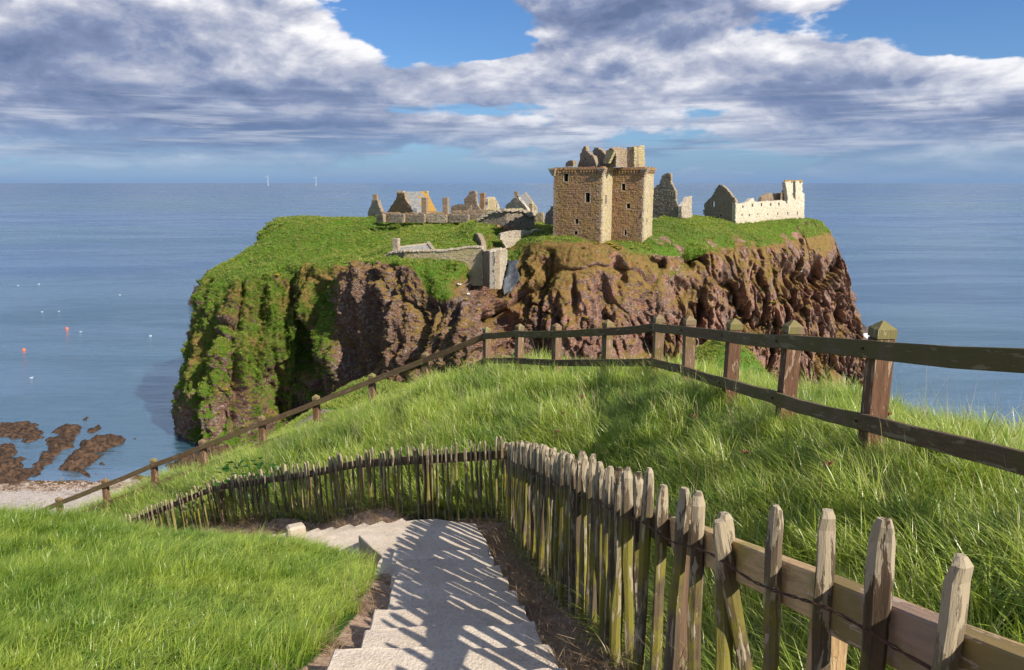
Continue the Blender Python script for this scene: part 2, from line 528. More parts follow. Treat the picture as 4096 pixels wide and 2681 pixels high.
def mat_stone(name, a, b, c, patch=None, patch_amt=.5, bump=.12, scale=1.0):
    """rubble masonry, tone per stone from the face attribute rnd"""
    m, nt, out = material(name)
    pos = position(nt)
    rnd = nt.attr('rnd')
    n1 = nt.noise(pos, .35, 4, .6); n2 = nt.noise(pos, 3.5 * scale, 5, .7)
    colr = nt.mix(nt.ramp(rnd, 0, 1, smooth=False), a, b)
    colr = nt.mix(nt.ramp(n2, .52, .70), colr, c)
    if patch: colr = nt.mix(nt.math('MULTIPLY', nt.ramp(n1, .46, .62), patch_amt), colr, patch)
    colr = nt.mix(nt.math('MULTIPLY', nt.ramp(nt.noise(pos, 1.3 * scale, 4, .6), .56, .70), .45), colr, (.09, .07, .045))
    principled(nt, out, colr, .92, .12, n2, bump, 1.0)
    return m

def mat_simple(name, a, b, scale=4, rough=.8, bump=.02, spec=.2, stretch=(1, 1, 1)):
    m, nt, out = material(name)
    pos = nt.mapping(position(nt), scale=stretch)
    n = nt.noise(pos, scale, 5, .65)
    principled(nt, out, nt.mix(nt.ramp(n, .35, .65), a, b), rough, spec, n, bump, 1.0)
    return m

def wood(name, base, worn, moss, worn_amt, moss_amt, top_worn=False, scale=1.0):
    """weathered timber; grain runs along the object's own Z (pickets, posts) or X (rails) by the 'obj' coordinate"""
    m, nt, out = material(name)
    tc = nt.node('ShaderNodeTexCoord').outputs['Object']
    rnd = nt.node('ShaderNodeObjectInfo').outputs['Random']
    off = nt.node('ShaderNodeCombineXYZ', {0: nt.math('MULTIPLY', rnd, 40.0), 1: nt.math('MULTIPLY', rnd, 17.0), 2: nt.math('MULTIPLY', rnd, 23.0)}).outputs[0]
    v = nt.vmath('ADD', tc, off)
    st = (1, 1, .09) if top_worn is not None else (.09, 1, 1)
    g = nt.noise(nt.mapping(v, scale=st), 60 * scale, 6, .7)
    g2 = nt.noise(nt.mapping(v, scale=(1, 1, .18) if top_worn is not None else (.18, 1, 1)), 22 * scale, 6, .68, .4)
    n = nt.noise(v, 5 * scale, 4, .6)
    colr = nt.mix(nt.ramp(g, .35, .65), base, tuple(x * 1.7 for x in base))
    colr = nt.mix(nt.math('MULTIPLY', nt.ramp(rnd, .0, 1.0, smooth=False), .5), colr, tuple(x * .8 for x in worn))
    z = nt.node('ShaderNodeSeparateXYZ', {0: tc}).outputs[2]
    mo = nt.ramp(nt.math('ADD', nt.noise(v, 3.0, 4, .6), nt.math('MULTIPLY', nt.math('SUBTRACT', rnd, .5), .3)), .62 - moss_amt * .35, .72 - moss_amt * .25)
    if top_worn: mo = nt.math('MULTIPLY', mo, nt.ramp(z, .95, .70))
    colr = nt.mix(nt.math('MULTIPLY', mo, .85), colr, moss)
    wm = g2
    if top_worn:
        wm = nt.math('ADD', g2, nt.ramp(z, .84, 1.12, -.03, .085))
    th = .60 - worn_amt * .2
    wmask = nt.ramp(wm, th, th + .04)
    colr = nt.mix(nt.math('MULTIPLY', wmask, .9), colr, worn)
    h = nt.math('ADD', g, nt.math('MULTIPLY', wmask, -.4))
    principled(nt, out, colr, .78, .22, h, .006, 1.0)
    return m

M_SEA = mat_sea()
M_CLIFF = mat_cliff()
M_GROUND = mat_ground()
M_COAST = mat_coast()
M_LONG = mat_blade('long_grass', (.055, .18, .012), (.38, .50, .065), (.68, .60, .33), .15, .42, (.50, .56, .12), .33)
M_SHORT = mat_blade('short_turf_grass', (.09, .23, .014), (.42, .53, .075), (.62, .54, .25), .07, .42, (.55, .62, .14), .33)
M_STRAW = mat_blade('dry_stalks', (.42, .34, .17), (.60, .50, .28), (.62, .55, .36), .4, .3)
M_DEAD = mat_blade('dead_grass_litter', (.13, .075, .04), (.30, .19, .10), (.38, .28, .16), .4, .2)
M_DOCK = mat_blade('dock_seed', (.22, .07, .03), (.34, .13, .06), (.3, .12, .05), .2, .2)
M_TUFT = mat_blade('far_turf', (.09, .21, .014), (.38, .46, .05), (.60, .52, .20), .28, .4)
M_OCHRE = mat_blade('far_dry_turf', (.17, .18, .03), (.42, .29, .08), (.50, .38, .16), .2, .35)
M_GORSE = mat_blade('gorse_bloom', (.80, .40, .01), (.95, .55, .02), (.8, .5, .02), .2, .2)
M_LEAF = mat_blade('broad_leaves', (.04, .13, .012), (.09, .22, .02), (.1, .2, .03), .1, .4)

# ------------------------------------------------------------------ sea
def build_sea():
    ys = np.concatenate([np.linspace(-400, 2000, 40), np.geomspace(2200, 70000, 30)])
    xs = np.concatenate([-np.geomspace(60000, 1000, 15), np.linspace(-900, 900, 31), np.geomspace(1000, 60000, 15)])
    X, Y = np.meshgrid(xs, ys, indexing='ij')
    V = np.stack([X, Y, np.full_like(X, -55.0)], -1).reshape(-1, 3)
    o = link('sea', mesh_np('sea', V, grid_faces(len(xs), len(ys)), M_SEA))
    tag(o, 'blue grey sea with wind ruffled streaks reaching the horizon', kind='structure')
build_sea()

# ------------------------------------------------------------------ headland
def catmull(ctrl, samples):
    """ctrl (n, ..., k); samples: float positions 0..n-1"""
    n = len(ctrl)
    i1 = np.clip(np.floor(samples).astype(int), 0, n - 2); t = (samples - i1)
    i0 = np.maximum(i1 - 1, 0); i2 = i1 + 1; i3 = np.minimum(i1 + 2, n - 1)
    t = t.reshape((-1,) + (1,) * (ctrl.ndim - 1))
    p0, p1, p2, p3 = ctrl[i0], ctrl[i1], ctrl[i2], ctrl[i3]
    m1 = (p2 - p0) * .38; m2 = (p3 - p1) * .38
    t2 = t * t; t3 = t2 * t
    return (2 * t3 - 3 * t2 + 1) * p1 + (t3 - 2 * t2 + t) * m1 + (-2 * t3 + 3 * t2) * p2 + (t3 - t2) * m2

D = 4096 / 2380.0
def Q(dx, dy, Y):                       # coordinates read off the 2380 px wide view
    return P(dx * D, dy * D, Y)

def station(foot, *lv):
    """foot = (dx, Y): reaches sea level; the rest (dx, dy, Y)"""
    pts = []
    r = ray(foot[0] * D, 900)
    x = r.x / r.y * foot[1]
    # foot x from its column at the height of the sea
    fy = None
    lo, hi = 700.0, 2681 * 2.0
    for _ in range(40):
        mid = (lo + hi) / 2
        if P(foot[0] * D, mid, foot[1]).z > -58: lo = mid
        else: hi = mid
    pts.append(P(foot[0] * D, lo, foot[1]))
    for a in lv: pts.append(Q(*a))
    return pts

ST = [
    station((445, 200), (440, 940, 200), (470, 800, 205), (490, 690, 208), (515, 640, 210), (560, 605, 214), (615, 565, 218)),
    station((428, 166), (418, 940, 168), (447, 800, 173), (468, 690, 178), (488, 638, 182), (543, 600, 188), (600, 563, 194)),
    station((470, 158), (462, 940, 159), (480, 800, 163), (503, 690, 168), (520, 650, 172), (585, 598, 183), (622, 545, 196)),
    station((540, 156), (528, 940, 157), (538, 800, 160), (553, 700, 165), (575, 640, 169), (640, 597, 181), (665, 530, 198)),
    station((612, 159), (602, 950, 161), (612, 820, 163), (620, 720, 166), (655, 630, 171), (710, 590, 182), (750, 517, 199)),
    station((690, 162), (690, 930, 164), (700, 820, 166), (705, 720, 167), (740, 620, 170), (790, 585, 181), (850, 508, 200)),
    station((752, 158), (746, 900, 159), (756, 820, 160), (766, 720, 161), (795, 630, 163), (845, 590, 175), (940, 505, 201)),
    station((766, 156), (762, 900, 155), (770, 800, 155), (786, 690, 154), (830, 612, 155), (878, 596, 160), (1000, 505, 201)),
    station((835, 147), (835, 900, 147), (845, 800, 147), (858, 690, 148), (880, 612, 149), (915, 597, 155), (1040, 508, 200)),
    station((930, 137), (935, 900, 138), (940, 800, 139), (945, 690, 141), (960, 614, 145), (985, 600, 151), (1075, 512, 198)),
    station((1040, 129), (1042, 900, 130), (1046, 800, 132), (1050, 700, 137), (1056, 622, 146), (1070, 606, 151), (1095, 522, 176)),
    station((1092, 127), (1094, 880, 128), (1096, 790, 130), (1098, 710, 136), (1100, 645, 146), (1112, 620, 153), (1128, 528, 172)),
    station((1135, 143), (1130, 880, 145), (1130, 790, 147), (1134, 720, 150), (1136, 668, 154), (1150, 628, 159), (1172, 537, 176)),
    station((1180, 150), (1178, 880, 152), (1178, 780, 154), (1180, 700, 156), (1182, 640, 158), (1200, 585, 163), (1215, 536, 176)),
    station((1260, 147), (1258, 880, 149), (1256, 780, 151), (1250, 680, 153), (1246, 590, 157), (1258, 562, 160), (1272, 545, 166)),
    station((1350, 144), (1350, 880, 146), (1350, 780, 148), (1350, 670, 151), (1350, 578, 154), (1345, 562, 156), (1335, 552, 160)),
    station((1450, 146), (1450, 880, 148), (1450, 780, 150), (1450, 670, 153), (1450, 585, 156), (1445, 568, 159), (1440, 558, 165)),
    station((1560, 148), (1560, 880, 150), (1560, 780, 152), (1562, 680, 155), (1575, 595, 160), (1565, 552, 167), (1545, 503, 190)),
    station((1690, 159), (1685, 880, 161), (1682, 780, 163), (1690, 680, 166), (1700, 590, 170), (1690, 548, 178), (1650, 506, 200)),
    station((1795, 171), (1790, 870, 173), (1785, 780, 176), (1788, 680, 179), (1790, 595, 183), (1775, 552, 190), (1745, 517, 203)),
    station((1900, 189), (1890, 860, 191), (1882, 760, 194), (1875, 660, 197), (1872, 592, 200), (1868, 550, 205), (1868, 508, 213)),
    station((2014, 209), (2000, 840, 211), (1988, 750, 213), (1976, 660, 216), (1955, 595, 219), (1936, 550, 223), (1905, 518, 226)),
    station((2000, 250), (1985, 790, 250), (1968, 720, 250), (1955, 640, 250), (1940, 605, 250), (1920, 570, 250), (1895, 545, 248)),
]
HL = {}
def build_headland():
    ns = len(ST)
    full = []
    for i, s in enumerate(ST):
        t = i / (ns - 1)
        bx = -62 + t * 146
        p6 = s[-1]
        cz = -9.8 if i < ns - 4 else min(-9.8, p6.z - 1.5 - 2.0 * (i - ns + 5))
        pts = [tuple(p) for p in s]
        pts.append((p6.x * .55 + bx * .45, p6.y * .6 + 226 * .4, cz))
        pts.append((bx, 262, -13)); pts.append((bx * 1.04, 272, -30)); pts.append((bx * 1.08, 278, -58))
        full.append(pts)
    C = np.array(full)                                    # (ns, 11, 3)
    segs = [50, 62, 56, 46, 46, 62, 26, 16, 8, 8]
    tv = np.concatenate([np.arange(k) / k + i for i, k in enumerate(segs)] + [np.array([float(len(segs))])])
    cols = []
    for i in range(ns - 1):
        d = np.linalg.norm(C[i + 1, 2, :2] - C[i, 2, :2])
        k = int(np.clip(d / .26, 20, 110)); cols.append(np.arange(k) / k + i)
    tu = np.concatenate(cols + [np.array([float(ns - 1)])])
    G = catmull(C, tu)                                   # (nu, 11, 3)
    G = np.swapaxes(catmull(np.swapaxes(G, 0, 1), tv), 0, 1)   # (nu, nv, 3)
    nu, nv = G.shape[:2]
    du = np.gradient(G, axis=0); dv = np.gradient(G, axis=1)
    N = np.cross(du, dv); N /= (np.linalg.norm(N, axis=-1, keepdims=True) + 1e-9)
    # soften normals so neighbouring stations do not fold
    for _ in range(10):
        N[1:-1] = (N[:-2] + N[1:-1] * 2 + N[2:]) / 4; N[:, 1:-1] = (N[:, :-2] + N[:, 1:-1] * 2 + N[:, 2:]) / 4
    N /= (np.linalg.norm(N, axis=-1, keepdims=True) + 1e-9)
    x, y, z = G[..., 0], G[..., 1], G[..., 2]
    c = 1 - sstep(N[..., 2], .52, .84)
    fx, fy, _ = proj(G)
    dxp, dyp = fx / D, fy / D
    left = 1 - sstep(dxp, 1000, 1250)
    wx = x + 3 * fbm(x * .05, y * .05, z * .05, 2); wy = y + 3 * fbm(x * .05 + 31, y * .05, z * .04, 2)
    rt = 1 - left
    big = fbm(wx * .040 + 3, wy * .040, z * .008, 2)
    zf = 1 + 1.7 * rt; zt = z * zf + .35 * rt * x
    rib = 1 - np.abs(fbm(wx * .085, wy * .085, zt * .020, 3)) * 2.0
    rib2 = 1 - np.abs(fbm(wx * .24 + 7, wy * .24, zt * .055, 3)) * 2.0
    cn = fbm(wx * .065 + 11, wy * .065 + 4, zt * .018, 2); cleft = np.exp(-(cn / .055) ** 2)
    cn2 = fbm(wx * .16 + 2, wy * .16 + 9, zt * .045, 2); cleft2 = np.exp(-(cn2 / .06) ** 2)
    l0 = fbm(x * .36, y * .36, z * .22, 4, .55)
    lump = .55 * l0 + .9 * (.34 - np.abs(fbm(x * .55 + 3, y * .55, z * .30, 3, .55)))
    fine = .5 * fbm(x * 1.6, y * 1.6, z * 1.2, 3, .62) + .9 * (.3 - np.abs(fbm(x * 1.25, y * 1.25, z * .9, 3, .6)))
    l0_ = fbm(x * .12, y * .12, z * .30 + x * .05, 3); lump = lump + .7 * (np.floor(l0_ * 5) / 5 - l0_) * 2.2
    d = c * ((3.0 + 4.0 * rt) * big + (2.8 - .4 * rt) * (rib - .45) + (1.3 + .4 * rt) * (rib2 - .4) + 1.0 * lump + .50 * fine - (3.0 + 1.6 * rt) * cleft - (1.1 + .6 * rt) * cleft2)
    arc = np.concatenate([[0], np.cumsum(np.linalg.norm(np.diff(G[:, 100, :2], axis=0), axis=1))])[:, None] * np.ones((1, nv))
    def saw(lam, A, sh, wz, w):
        s_ = arc / lam + sh + wz * fbm(x * .03 + sh, y * .03, z * .03, 2) + .10 * lump
        f = s_ - np.floor(s_); am = .55 + .9 * np.clip(pnoise(np.floor(s_) * 3.7 + sh, z * .035 + np.floor(s_)) + .5, 0, 1.3)
        return A * am * (np.where(f < w, f / w, 1 - (f - w) / (1 - w)) - .5)
    fade = sstep(dxp, 1180, 1330)
    d += c * fade * (saw(15.0, 4.6, .3, 1.6, .13) * sstep(dxp, 1450, 1700) + saw(6.1, .9, 1.7, 1.9, .25)) + c * (1 - fade) * saw(7.0, 1.2, 4.2, .9, .2)
    d += (1 - c) * (.55 * fbm(x * .16, y * .16, z * .16, 3) + .30 * lump + .12 * fine)
    zr = np.clip((z + 55) / 40, 0, 1)
    d *= 1 - fade * (.55 * sstep(zr, .62, .95) + .25 * (1 - sstep(dxp, 1500, 1700)))
    d *= 1 - .6 * sstep(y, 222, 240)
    # hollows seen in the face: (view x, view y, radius x, radius y, depth)
    for hx, hy, rx, ry, dep in [(722, 810, 26, 62, 5.5), (655, 628, 20, 16, 3.4), (640, 900, 40, 60, 3), (760, 900, 30, 60, 4), (545, 900, 14, 120, 3.0),
                                (1832, 648, 24, 44, 8), (1868, 668, 10, 34, 5), (1905, 645, 15, 52, 6), (1948, 640, 9, 40, 4), (1640, 742, 16, 26, 4), (1760, 645, 14, 20, 3.5), (1530, 612, 18, 10, 2.5), (1440, 640, 14, 30, 2.5), (1330, 690, 8, 44, 2.5), (1612, 602, 26, 20, 6), (1045, 624, 20, 8, 2.2),
                                (1690, 700, 26, 60, 4), (1580, 680, 24, 30, 4), (1850, 720, 18, 30, 4), (1965, 720, 16, 40, 5), (1290, 720, 12, 50, 2.2),
                                (1400, 700, 16, 50, 3), (1500, 790, 50, 60, 3.2), (1720, 760, 40, 50, 4), (880, 760, 22, 90, 2.4), (985, 720, 20, 90, 2.8), (1090, 640, 14, 26, 1.6),
                                (1930, 850, 18, 24, 5), (600, 740, 18, 60, 2.0), (495, 800, 10, 90, 2)]:
        d -= dep * np.exp(-(((dxp - hx + 9 * l0) / rx) ** 2 + ((dyp - hy + 14 * l0) / ry) ** 2) ** 1.6) * (y < 235)
    d *= 1 - .85 * np.exp(-((dxp - 1925) / 75) ** 2 - ((dyp - 550) / 50) ** 2)
    wall_zone = np.exp(-((dxp - 1400) / 120) ** 2 - ((dyp - 555) / 10) ** 2)
    d *= (1 - .7 * wall_zone)
    wf = (c * sstep(dxp, 1180, 1400) * (y < 236))[..., None]
    Dn = N * (1 - .78 * wf) + np.array([-.28, -.96, 0]) * .78 * wf
    Dn /= np.linalg.norm(Dn, axis=-1, keepdims=True)
    G2 = G + Dn * d[..., None]
    G2[..., 2] = np.where(G[..., 2] > -14, np.minimum(G2[..., 2], G[..., 2] + .5), G2[..., 2])
    # slope after displacement for the plant cover
    du = np.gradient(G2, axis=0); dv = np.gradient(G2, axis=1)
    N2 = np.cross(du, dv); N2 /= (np.linalg.norm(N2, axis=-1, keepdims=True) + 1e-9)
    up = N2[..., 2]
    fx2, fy2, dep2 = proj(G2)
    dx2, dy2 = fx2 / D, fy2 / D
    ch = -55 - G2[..., 2]
    hrel = np.clip((G2[..., 2] + 55) / 42, 0, 1)
    gleft = 1 - sstep(dx2, 760, 800)
    mid = sstep(dx2, 760, 800) * (1 - sstep(dx2, 1080, 1150))
    right = sstep(dx2, 1080, 1150)
    veg = up * 1.15 + .05 + gleft * (.24 + .44 * sstep(hrel, .08, .5)) + mid * (-.05 + .25 * sstep(hrel, .72, .95)) + right * (-.40 + .74 * sstep(hrel, .60, .93))
    veg += .48 * fbm(G2[..., 0] * .09, G2[..., 1] * .09, G2[..., 2] * .06, 2)
    top = np.maximum(sstep(N[..., 2], .60, .82), sstep(G[..., 2], -15.5, -13) * sstep(up, .2, .5))
    veg = np.maximum(veg, top * 1.3)
    green = top * .9 + gleft * (.62 + .30 * fbm(x * .1, y * .1, z * .1, 2)) + mid * .12 + right * .06
    # bright turf patch right of the tower and on the domed end
    green += .5 * np.exp(-((dx2 - 1560) / 70) ** 2 - ((dy2 - 560) / 34) ** 2)
    green -= .75 * np.exp(-((dx2 - 1340) / 190) ** 2 - ((dy2 - 574) / 20) ** 2)
    for vx, vy, rx, ry, vg, gg in ((1570, 645, 62, 34, .45, .5), (1500, 610, 60, 20, .4, .25), (1660, 590, 50, 22, .4, .4), (1180, 720, 40, 40, .4, .1), (1770, 620, 26, 60, .35, .15), (1240, 640, 40, 30, .25, -.1), (1620, 700, 40, 18, .3, .1)):
        q_ = np.exp(-((dx2 - vx + 20 * l0) / rx) ** 2 - ((dy2 - vy) / ry) ** 2); veg += vg * q_; green += gg * q_
    er = fbm(x * .22 + 6, y * .22, z * .3, 3)
    rimz = right * sstep(dx2, 1490, 1540) * sstep(dy2, 528, 548) * (1 - sstep(dy2, 600, 620))
    veg -= 1.0 * rimz * sstep(er, .28, .5); green -= .55 * rimz * sstep(er, -.1, .3)
    bite = np.exp(-((dx2 - 1075) / 42) ** 2 - ((dy2 - 690) / 62) ** 2)
    veg -= .9 * bite; green -= .9 * bite
    veg += right * .55 * fbm(x * .06 + 4, y * .06, z * .05, 2)
    red = .25 * gleft + .18 * mid + right * (.85 - .35 * sstep(dx2, 1850, 1990))
    red = red + .2 * fbm(x * .08, y * .08, z * .08, 2)
    me = mesh_np('headland', G2.reshape(-1, 3), grid_faces(nu, nv), M_CLIFF)
    attr_float(me, 'veg', veg); attr_float(me, 'green', np.clip(green, 0, 1.2)); attr_float(me, 'red', np.clip(red, 0, 1))
    o = link('headland', me)
    tag(o, 'steep grass topped rock headland of reddish conglomerate cliffs above the sea', kind='structure')
    HL.update(P=G2, N=N2, N0=N, fx=fx2, fy=fy2, dep=dep2, dx=dx2, dy=dy2, veg=veg, green=green, c=c, nu=nu, nv=nv)
build_headland()
_hf = np.stack([HL['fx'].ravel(), HL['fy'].ravel()], 1); _hd = HL['dep'].ravel(); _hp = HL['P'].reshape(-1, 3)
def on_headland(dx, dy, off=0.3):
    """point of the headland seen at a place of the view, lifted towards the viewer"""
    d2 = (_hf[:, 0] - dx * D) ** 2 + (_hf[:, 1] - dy * D) ** 2
    idx = np.where(d2 < 14 ** 2)[0]
    if len(idx) == 0: idx = np.array([int(np.argmin(d2))])
    k = idx[np.argmin(_hd[idx])]
    p = Vector(_hp[k]); return p - p.normalized() * off

# ------------------------------------------------------------------ foreground ground surface (thin plate spline through surveyed points)
SLOPE, Z0 = -.325, -1.43
def path_z(Y): return Z0 + SLOPE * Y
def fence_x(Y): return 1.207 - .132 * Y
PTS = []
for Y in (-5, -2, 0, 2, 4, 6, 8):
    PTS += [(-.3, Y, path_z(Y) - .33), (-1.25, Y, path_z(Y) - .20), (-2.2, Y, path_z(Y) - .06), (-4.2, Y, path_z(Y) + .02), (-7, Y, path_z(Y) + .12), (-10, Y, path_z(Y) + .25)]
    PTS += [(.36 - .138 * (Y - 4), Y, path_z(Y) - .10), (fence_x(Y), Y, path_z(Y) - .08), (fence_x(Y) + .35, Y, path_z(Y) - .02)]
PTS += [(-.9, 8.9, -4.60), (-1.9, 9.4, -4.85), (-.2, 9.3, -4.45), (-1.5, 8.1, -4.35)]
PTS += [(-2.4, 8.5, -4.18), (-4.2, 9.2, -4.40), (-6, 10.1, -4.72), (-8, 11.3, -5.15), (-11, 12.6, -5.75), (-16, 14, -6.5)]
PTS += [(-2.6, 10.7, -5.30), (-4.0, 12.2, -6.35), (-6.5, 14.4, -7.55), (-9.3, 16.2, -9.1), (-13, 18, -11.2), (-18, 20, -13.6), (-26, 23, -17)]
# picket run to the left, and the bank behind it
PTS += [(-1.35, 10.5, -4.85), (-3.9, 13.3, -6.1), (-6.3, 15.7, -7.2), (-9.1, 17.5, -8.85), (-1.2, 11.4, -4.25), (-3.4, 14.2, -5.4), (-5.9, 16.9, -6.55), (-8.8, 18.8, -8.15)]
RAILP = [(2.84, 5.9, -1.04), (2.76, 7.6, -1.33), (2.68, 9.3, -1.61), (2.58, 11.1, -1.88), (2.43, 12.7, -2.13), (1.73, 13.95, -2.44), (.89, 15.3, -2.75), (.14, 16.6, -2.99), (-.59, 17.8, -3.28),
         (-2.13, 18.7, -4.07), (-3.6, 19.4, -4.78), (-5.2, 20.0, -5.52), (-6.85, 20.5, -6.24), (-8.76, 21.1, -7.12), (-10.45, 21.6, -7.86), (-12.2, 22.1, -8.68), (-13.95, 22.6, -9.48), (-15.7, 23.2, -10.3), (-17.5, 23.8, -11.2)]
RAIL_NEAR = [(3.0, .2, -.03), (2.99, 2.0, -.35), (2.96, 3.75, -.66)]
for x, y, z in RAILP: PTS.append((x, y, z - 1.17))
for x, y, z in RAIL_NEAR: PTS.append((x, y, z - 1.17))
PTS += [(3.0, -2, -.85), (3.0, -5, -.5), (1.9, 1, -1.62), (1.95, 3, -2.02), (1.8, 5, -2.5), (1.7, 7.4, -3.05), (1.3, 9.6, -3.30), (.6, 12, -3.70), (-.6, 14, -4.05), (-2.2, 16.5, -4.75)]
PTS += [(4.3, 6, -2.35), (4.2, 8, -2.6), (4.1, 10.5, -3.05), (4.4, 3, -1.9), (4.4, 0, -1.4), (3.6, 13.2, -3.5), (1.6, 16.3, -4.1), (.3, 18.5, -4.5), (-3, 20.6, -5.9), (-8, 22.3, -8.2), (-15, 24.5, -11.6)]
PTS += [(-20, 22, -13.5), (-25, 10, -6.5), (-22, 0, -1.2), (-22, -5, 0.6)]
PA = np.array(PTS, float)
def tps_fit(pa, lam=0.02):
    n = len(pa); xy = pa[:, :2]
    d = np.linalg.norm(xy[:, None] - xy[None], axis=-1)
    K = np.where(d > 0, d * d * np.log(d + 1e-12), 0) + lam * np.eye(n)
    A = np.zeros((n + 3, n + 3)); A[:n, :n] = K; A[:n, n] = 1; A[:n, n + 1:] = xy; A[n, :n] = 1; A[n + 1:, :n] = xy.T
    return np.linalg.solve(A, np.concatenate([pa[:, 2], [0, 0, 0]]))
TW = tps_fit(PA)
def tps(x, y):
    x = np.asarray(x, float); y = np.asarray(y, float); sh = x.shape
    xf, yf = x.ravel(), y.ravel(); res = np.empty_like(xf)
    for s in range(0, len(xf), 20000):
        a, b = xf[s:s + 20000], yf[s:s + 20000]
        d = np.sqrt((a[:, None] - PA[:, 0]) ** 2 + (b[:, None] - PA[:, 1]) ** 2)
        K = d * d * np.log(d + 1e-12)
        res[s:s + 20000] = K @ TW[:-3] + TW[-3] + TW[-2] * a + TW[-1] * b
    return res.reshape(sh)
CREST = np.array([(4.5, -30), (4.5, 3), (4.3, 8), (4.15, 10.5), (3.7, 13), (2.6, 14.9), (1.2, 16.8), (-.5, 18.9), (-2.8, 20.1), (-5.5, 21.2), (-9, 22.3), (-14, 23.8), (-20, 25.6), (-40, 30), (-90, 34), (-90, -30)], float)
def poly_sd(x, y, poly):
    """signed distance, positive outside"""
    x = np.asarray(x, float); y = np.asarray(y, float)
    dmin = np.full(x.shape, 1e9); inside = np.zeros(x.shape, bool)
    n = len(poly)
    for i in range(n):
        ax, ay = poly[i]; bx, by = poly[(i + 1) % n]
        ex, ey = bx - ax, by - ay
        t = np.clip(((x - ax) * ex + (y - ay) * ey) / (ex * ex + ey * ey + 1e-12), 0, 1)
        dmin = np.minimum(dmin, np.hypot(x - ax - t * ex, y - ay - t * ey))
        cond = ((ay > y) != (by > y)) & (x < (bx - ax) * (y - ay) / (by - ay + 1e-12) + ax)
        inside ^= cond
    return np.where(inside, -dmin, dmin)
# places without turf: path, its verges
PATH_POLY = np.array([(.65, -6), (.58, 0), (.24, 4), (-.43, 8.9), (-.42, 9.45), (-1.55, 9.9), (-2.3, 10.9), (-3.2, 11.9), (-5.2, 13.6), (-8.6, 16.0), (-9.2, 15.3), (-6.0, 13.1), (-3.9, 11.3), (-2.9, 10.1), (-1.95, 9.2),
                      (-1.5, 8.4), (-1.3, 7.9), (-1.1, 6.5), (-1.03, 5), (-.98, 4), (-1.0, 0), (-1.0, -6)], float)
DIRT_POLY = np.array([(1.9, -6), (1.25, 0), (.75, 4), (.02, 9.3), (-.3, 9.9), (-1.35, 10.55), (-3.9, 13.4), (-6.3, 15.8), (-9.2, 17.6), (-9.6, 16.0), (-6.3, 13.6), (-4.1, 11.6), (-3.0, 10.2), (-2.2, 9.3),
                      (-1.62, 8.2), (-1.42, 7), (-1.32, 6), (-1.36, 4.6), (-1.45, 3.5), (-1.6, 0), (-1.7, -6)], float)
def ground_z(x, y, detail=True):
    x = np.asarray(x, float); y = np.asarray(y, float)
    b = tps(x, y)
    sd = poly_sd(x, y, CREST)
    out = np.maximum(sd, 0)
    b = b - np.where(out < 2, out * out * .25, out * 1.0 - 1.0) * 1.0
    if detail:
        pd = np.clip(poly_sd(x, y, DIRT_POLY), 0, 1.0)
        right = sstep(x - (1.25 - .132 * y), 0, 1.0) + sstep(y, 11, 13)
        right = np.clip(right, 0, 1)
        hum = fbm(x * 1.1, y * 1.1, None, 3)
        b = b + pd * (hum * (.05 + .10 * right) + .05 * right * fbm(x * .45 + 9, y * .45, None, 2))
        b = b + (1 - pd) * .02 * fbm(x * 5, y * 5, None, 2)
    return np.maximum(b, -56)
def gz(x, y):
    return float(ground_z(np.array([x]), np.array([y]))[0])

def build_ground():
    xs = np.arange(-24, 9, .11); ys = np.arange(-5, 30, .11)
    X, Y = np.meshgrid(xs, ys, indexing='ij')
    Z = ground_z(X, Y)
    dirt = 1 - sstep(poly_sd(X, Y, DIRT_POLY), -.08, .06)
    me = mesh_np('ground', np.stack([X, Y, Z], -1).reshape(-1, 3), grid_faces(len(xs), len(ys)), M_GROUND)
    attr_float(me, 'dirt', dirt)
    tag(link('ground', me), 'grassy hillside sloping down from the steps to the fences', kind='structure')
build_ground()

def coast_z(X, Y):
    near = ground_z(X, Y, False)
    n = fbm(X * .05, Y * .05, None, 4)
    sx = np.maximum(0, -28 - X)
    # grassy saddle joining the mainland to the headland
    saddle = -31.5 - .13 * (Y - 105) - .66 * sx - .55 * np.maximum(0, X - 12) + 1.2 * n - 26 * sstep(Y, 150, 168)
    saddle = saddle - 30 * (1 - sstep(Y, 62, 84))
    spur = -27.0 - .85 * np.hypot((X - 39) * 1.0, (Y - 140) * .6) + 3.0 * n
    shore = -54.0 - (Y - (126 + .12 * (X + 60))) * .06 + .35 * n - 1.5 * sstep(X, -38, -10)
    inland = sstep(Y, 112, 60) if False else 0
    shore = np.where(Y < 126, -54.0 + np.clip((126 - Y) * .05, 0, 3) + .25 * n, shore)
    shore = np.where(X > 10, np.minimum(shore, -57), shore)
    return np.maximum(np.maximum(near, saddle), np.maximum(shore, spur))
def build_coast():
    xs = np.arange(-190, 110, 1.0); ys = np.arange(-40, 190, 1.0)
    X, Y = np.meshgrid(xs, ys, indexing='ij')
    Z = coast_z(X, Y)
    inner = (X > -23.5) & (X < 8.5) & (Y > -4.5) & (Y < 29.5)
    Z = np.where(inner, Z - 1.5, Z - .12)
    # a trodden track across the saddle
    tx = -29 + (Y - 100) * .10
    me = mesh_np('coast', np.stack([X, Y, Z], -1).reshape(-1, 3), grid_faces(len(xs), len(ys)), M_COAST)
    attr_float(me, 'track', np.exp(-((X - tx) / 1.8) ** 2) * (Y > 84) * (Y < 112))
    tag(link('coast', me), 'green coastal slope running down to a pale shingle beach', kind='structure')
build_coast()

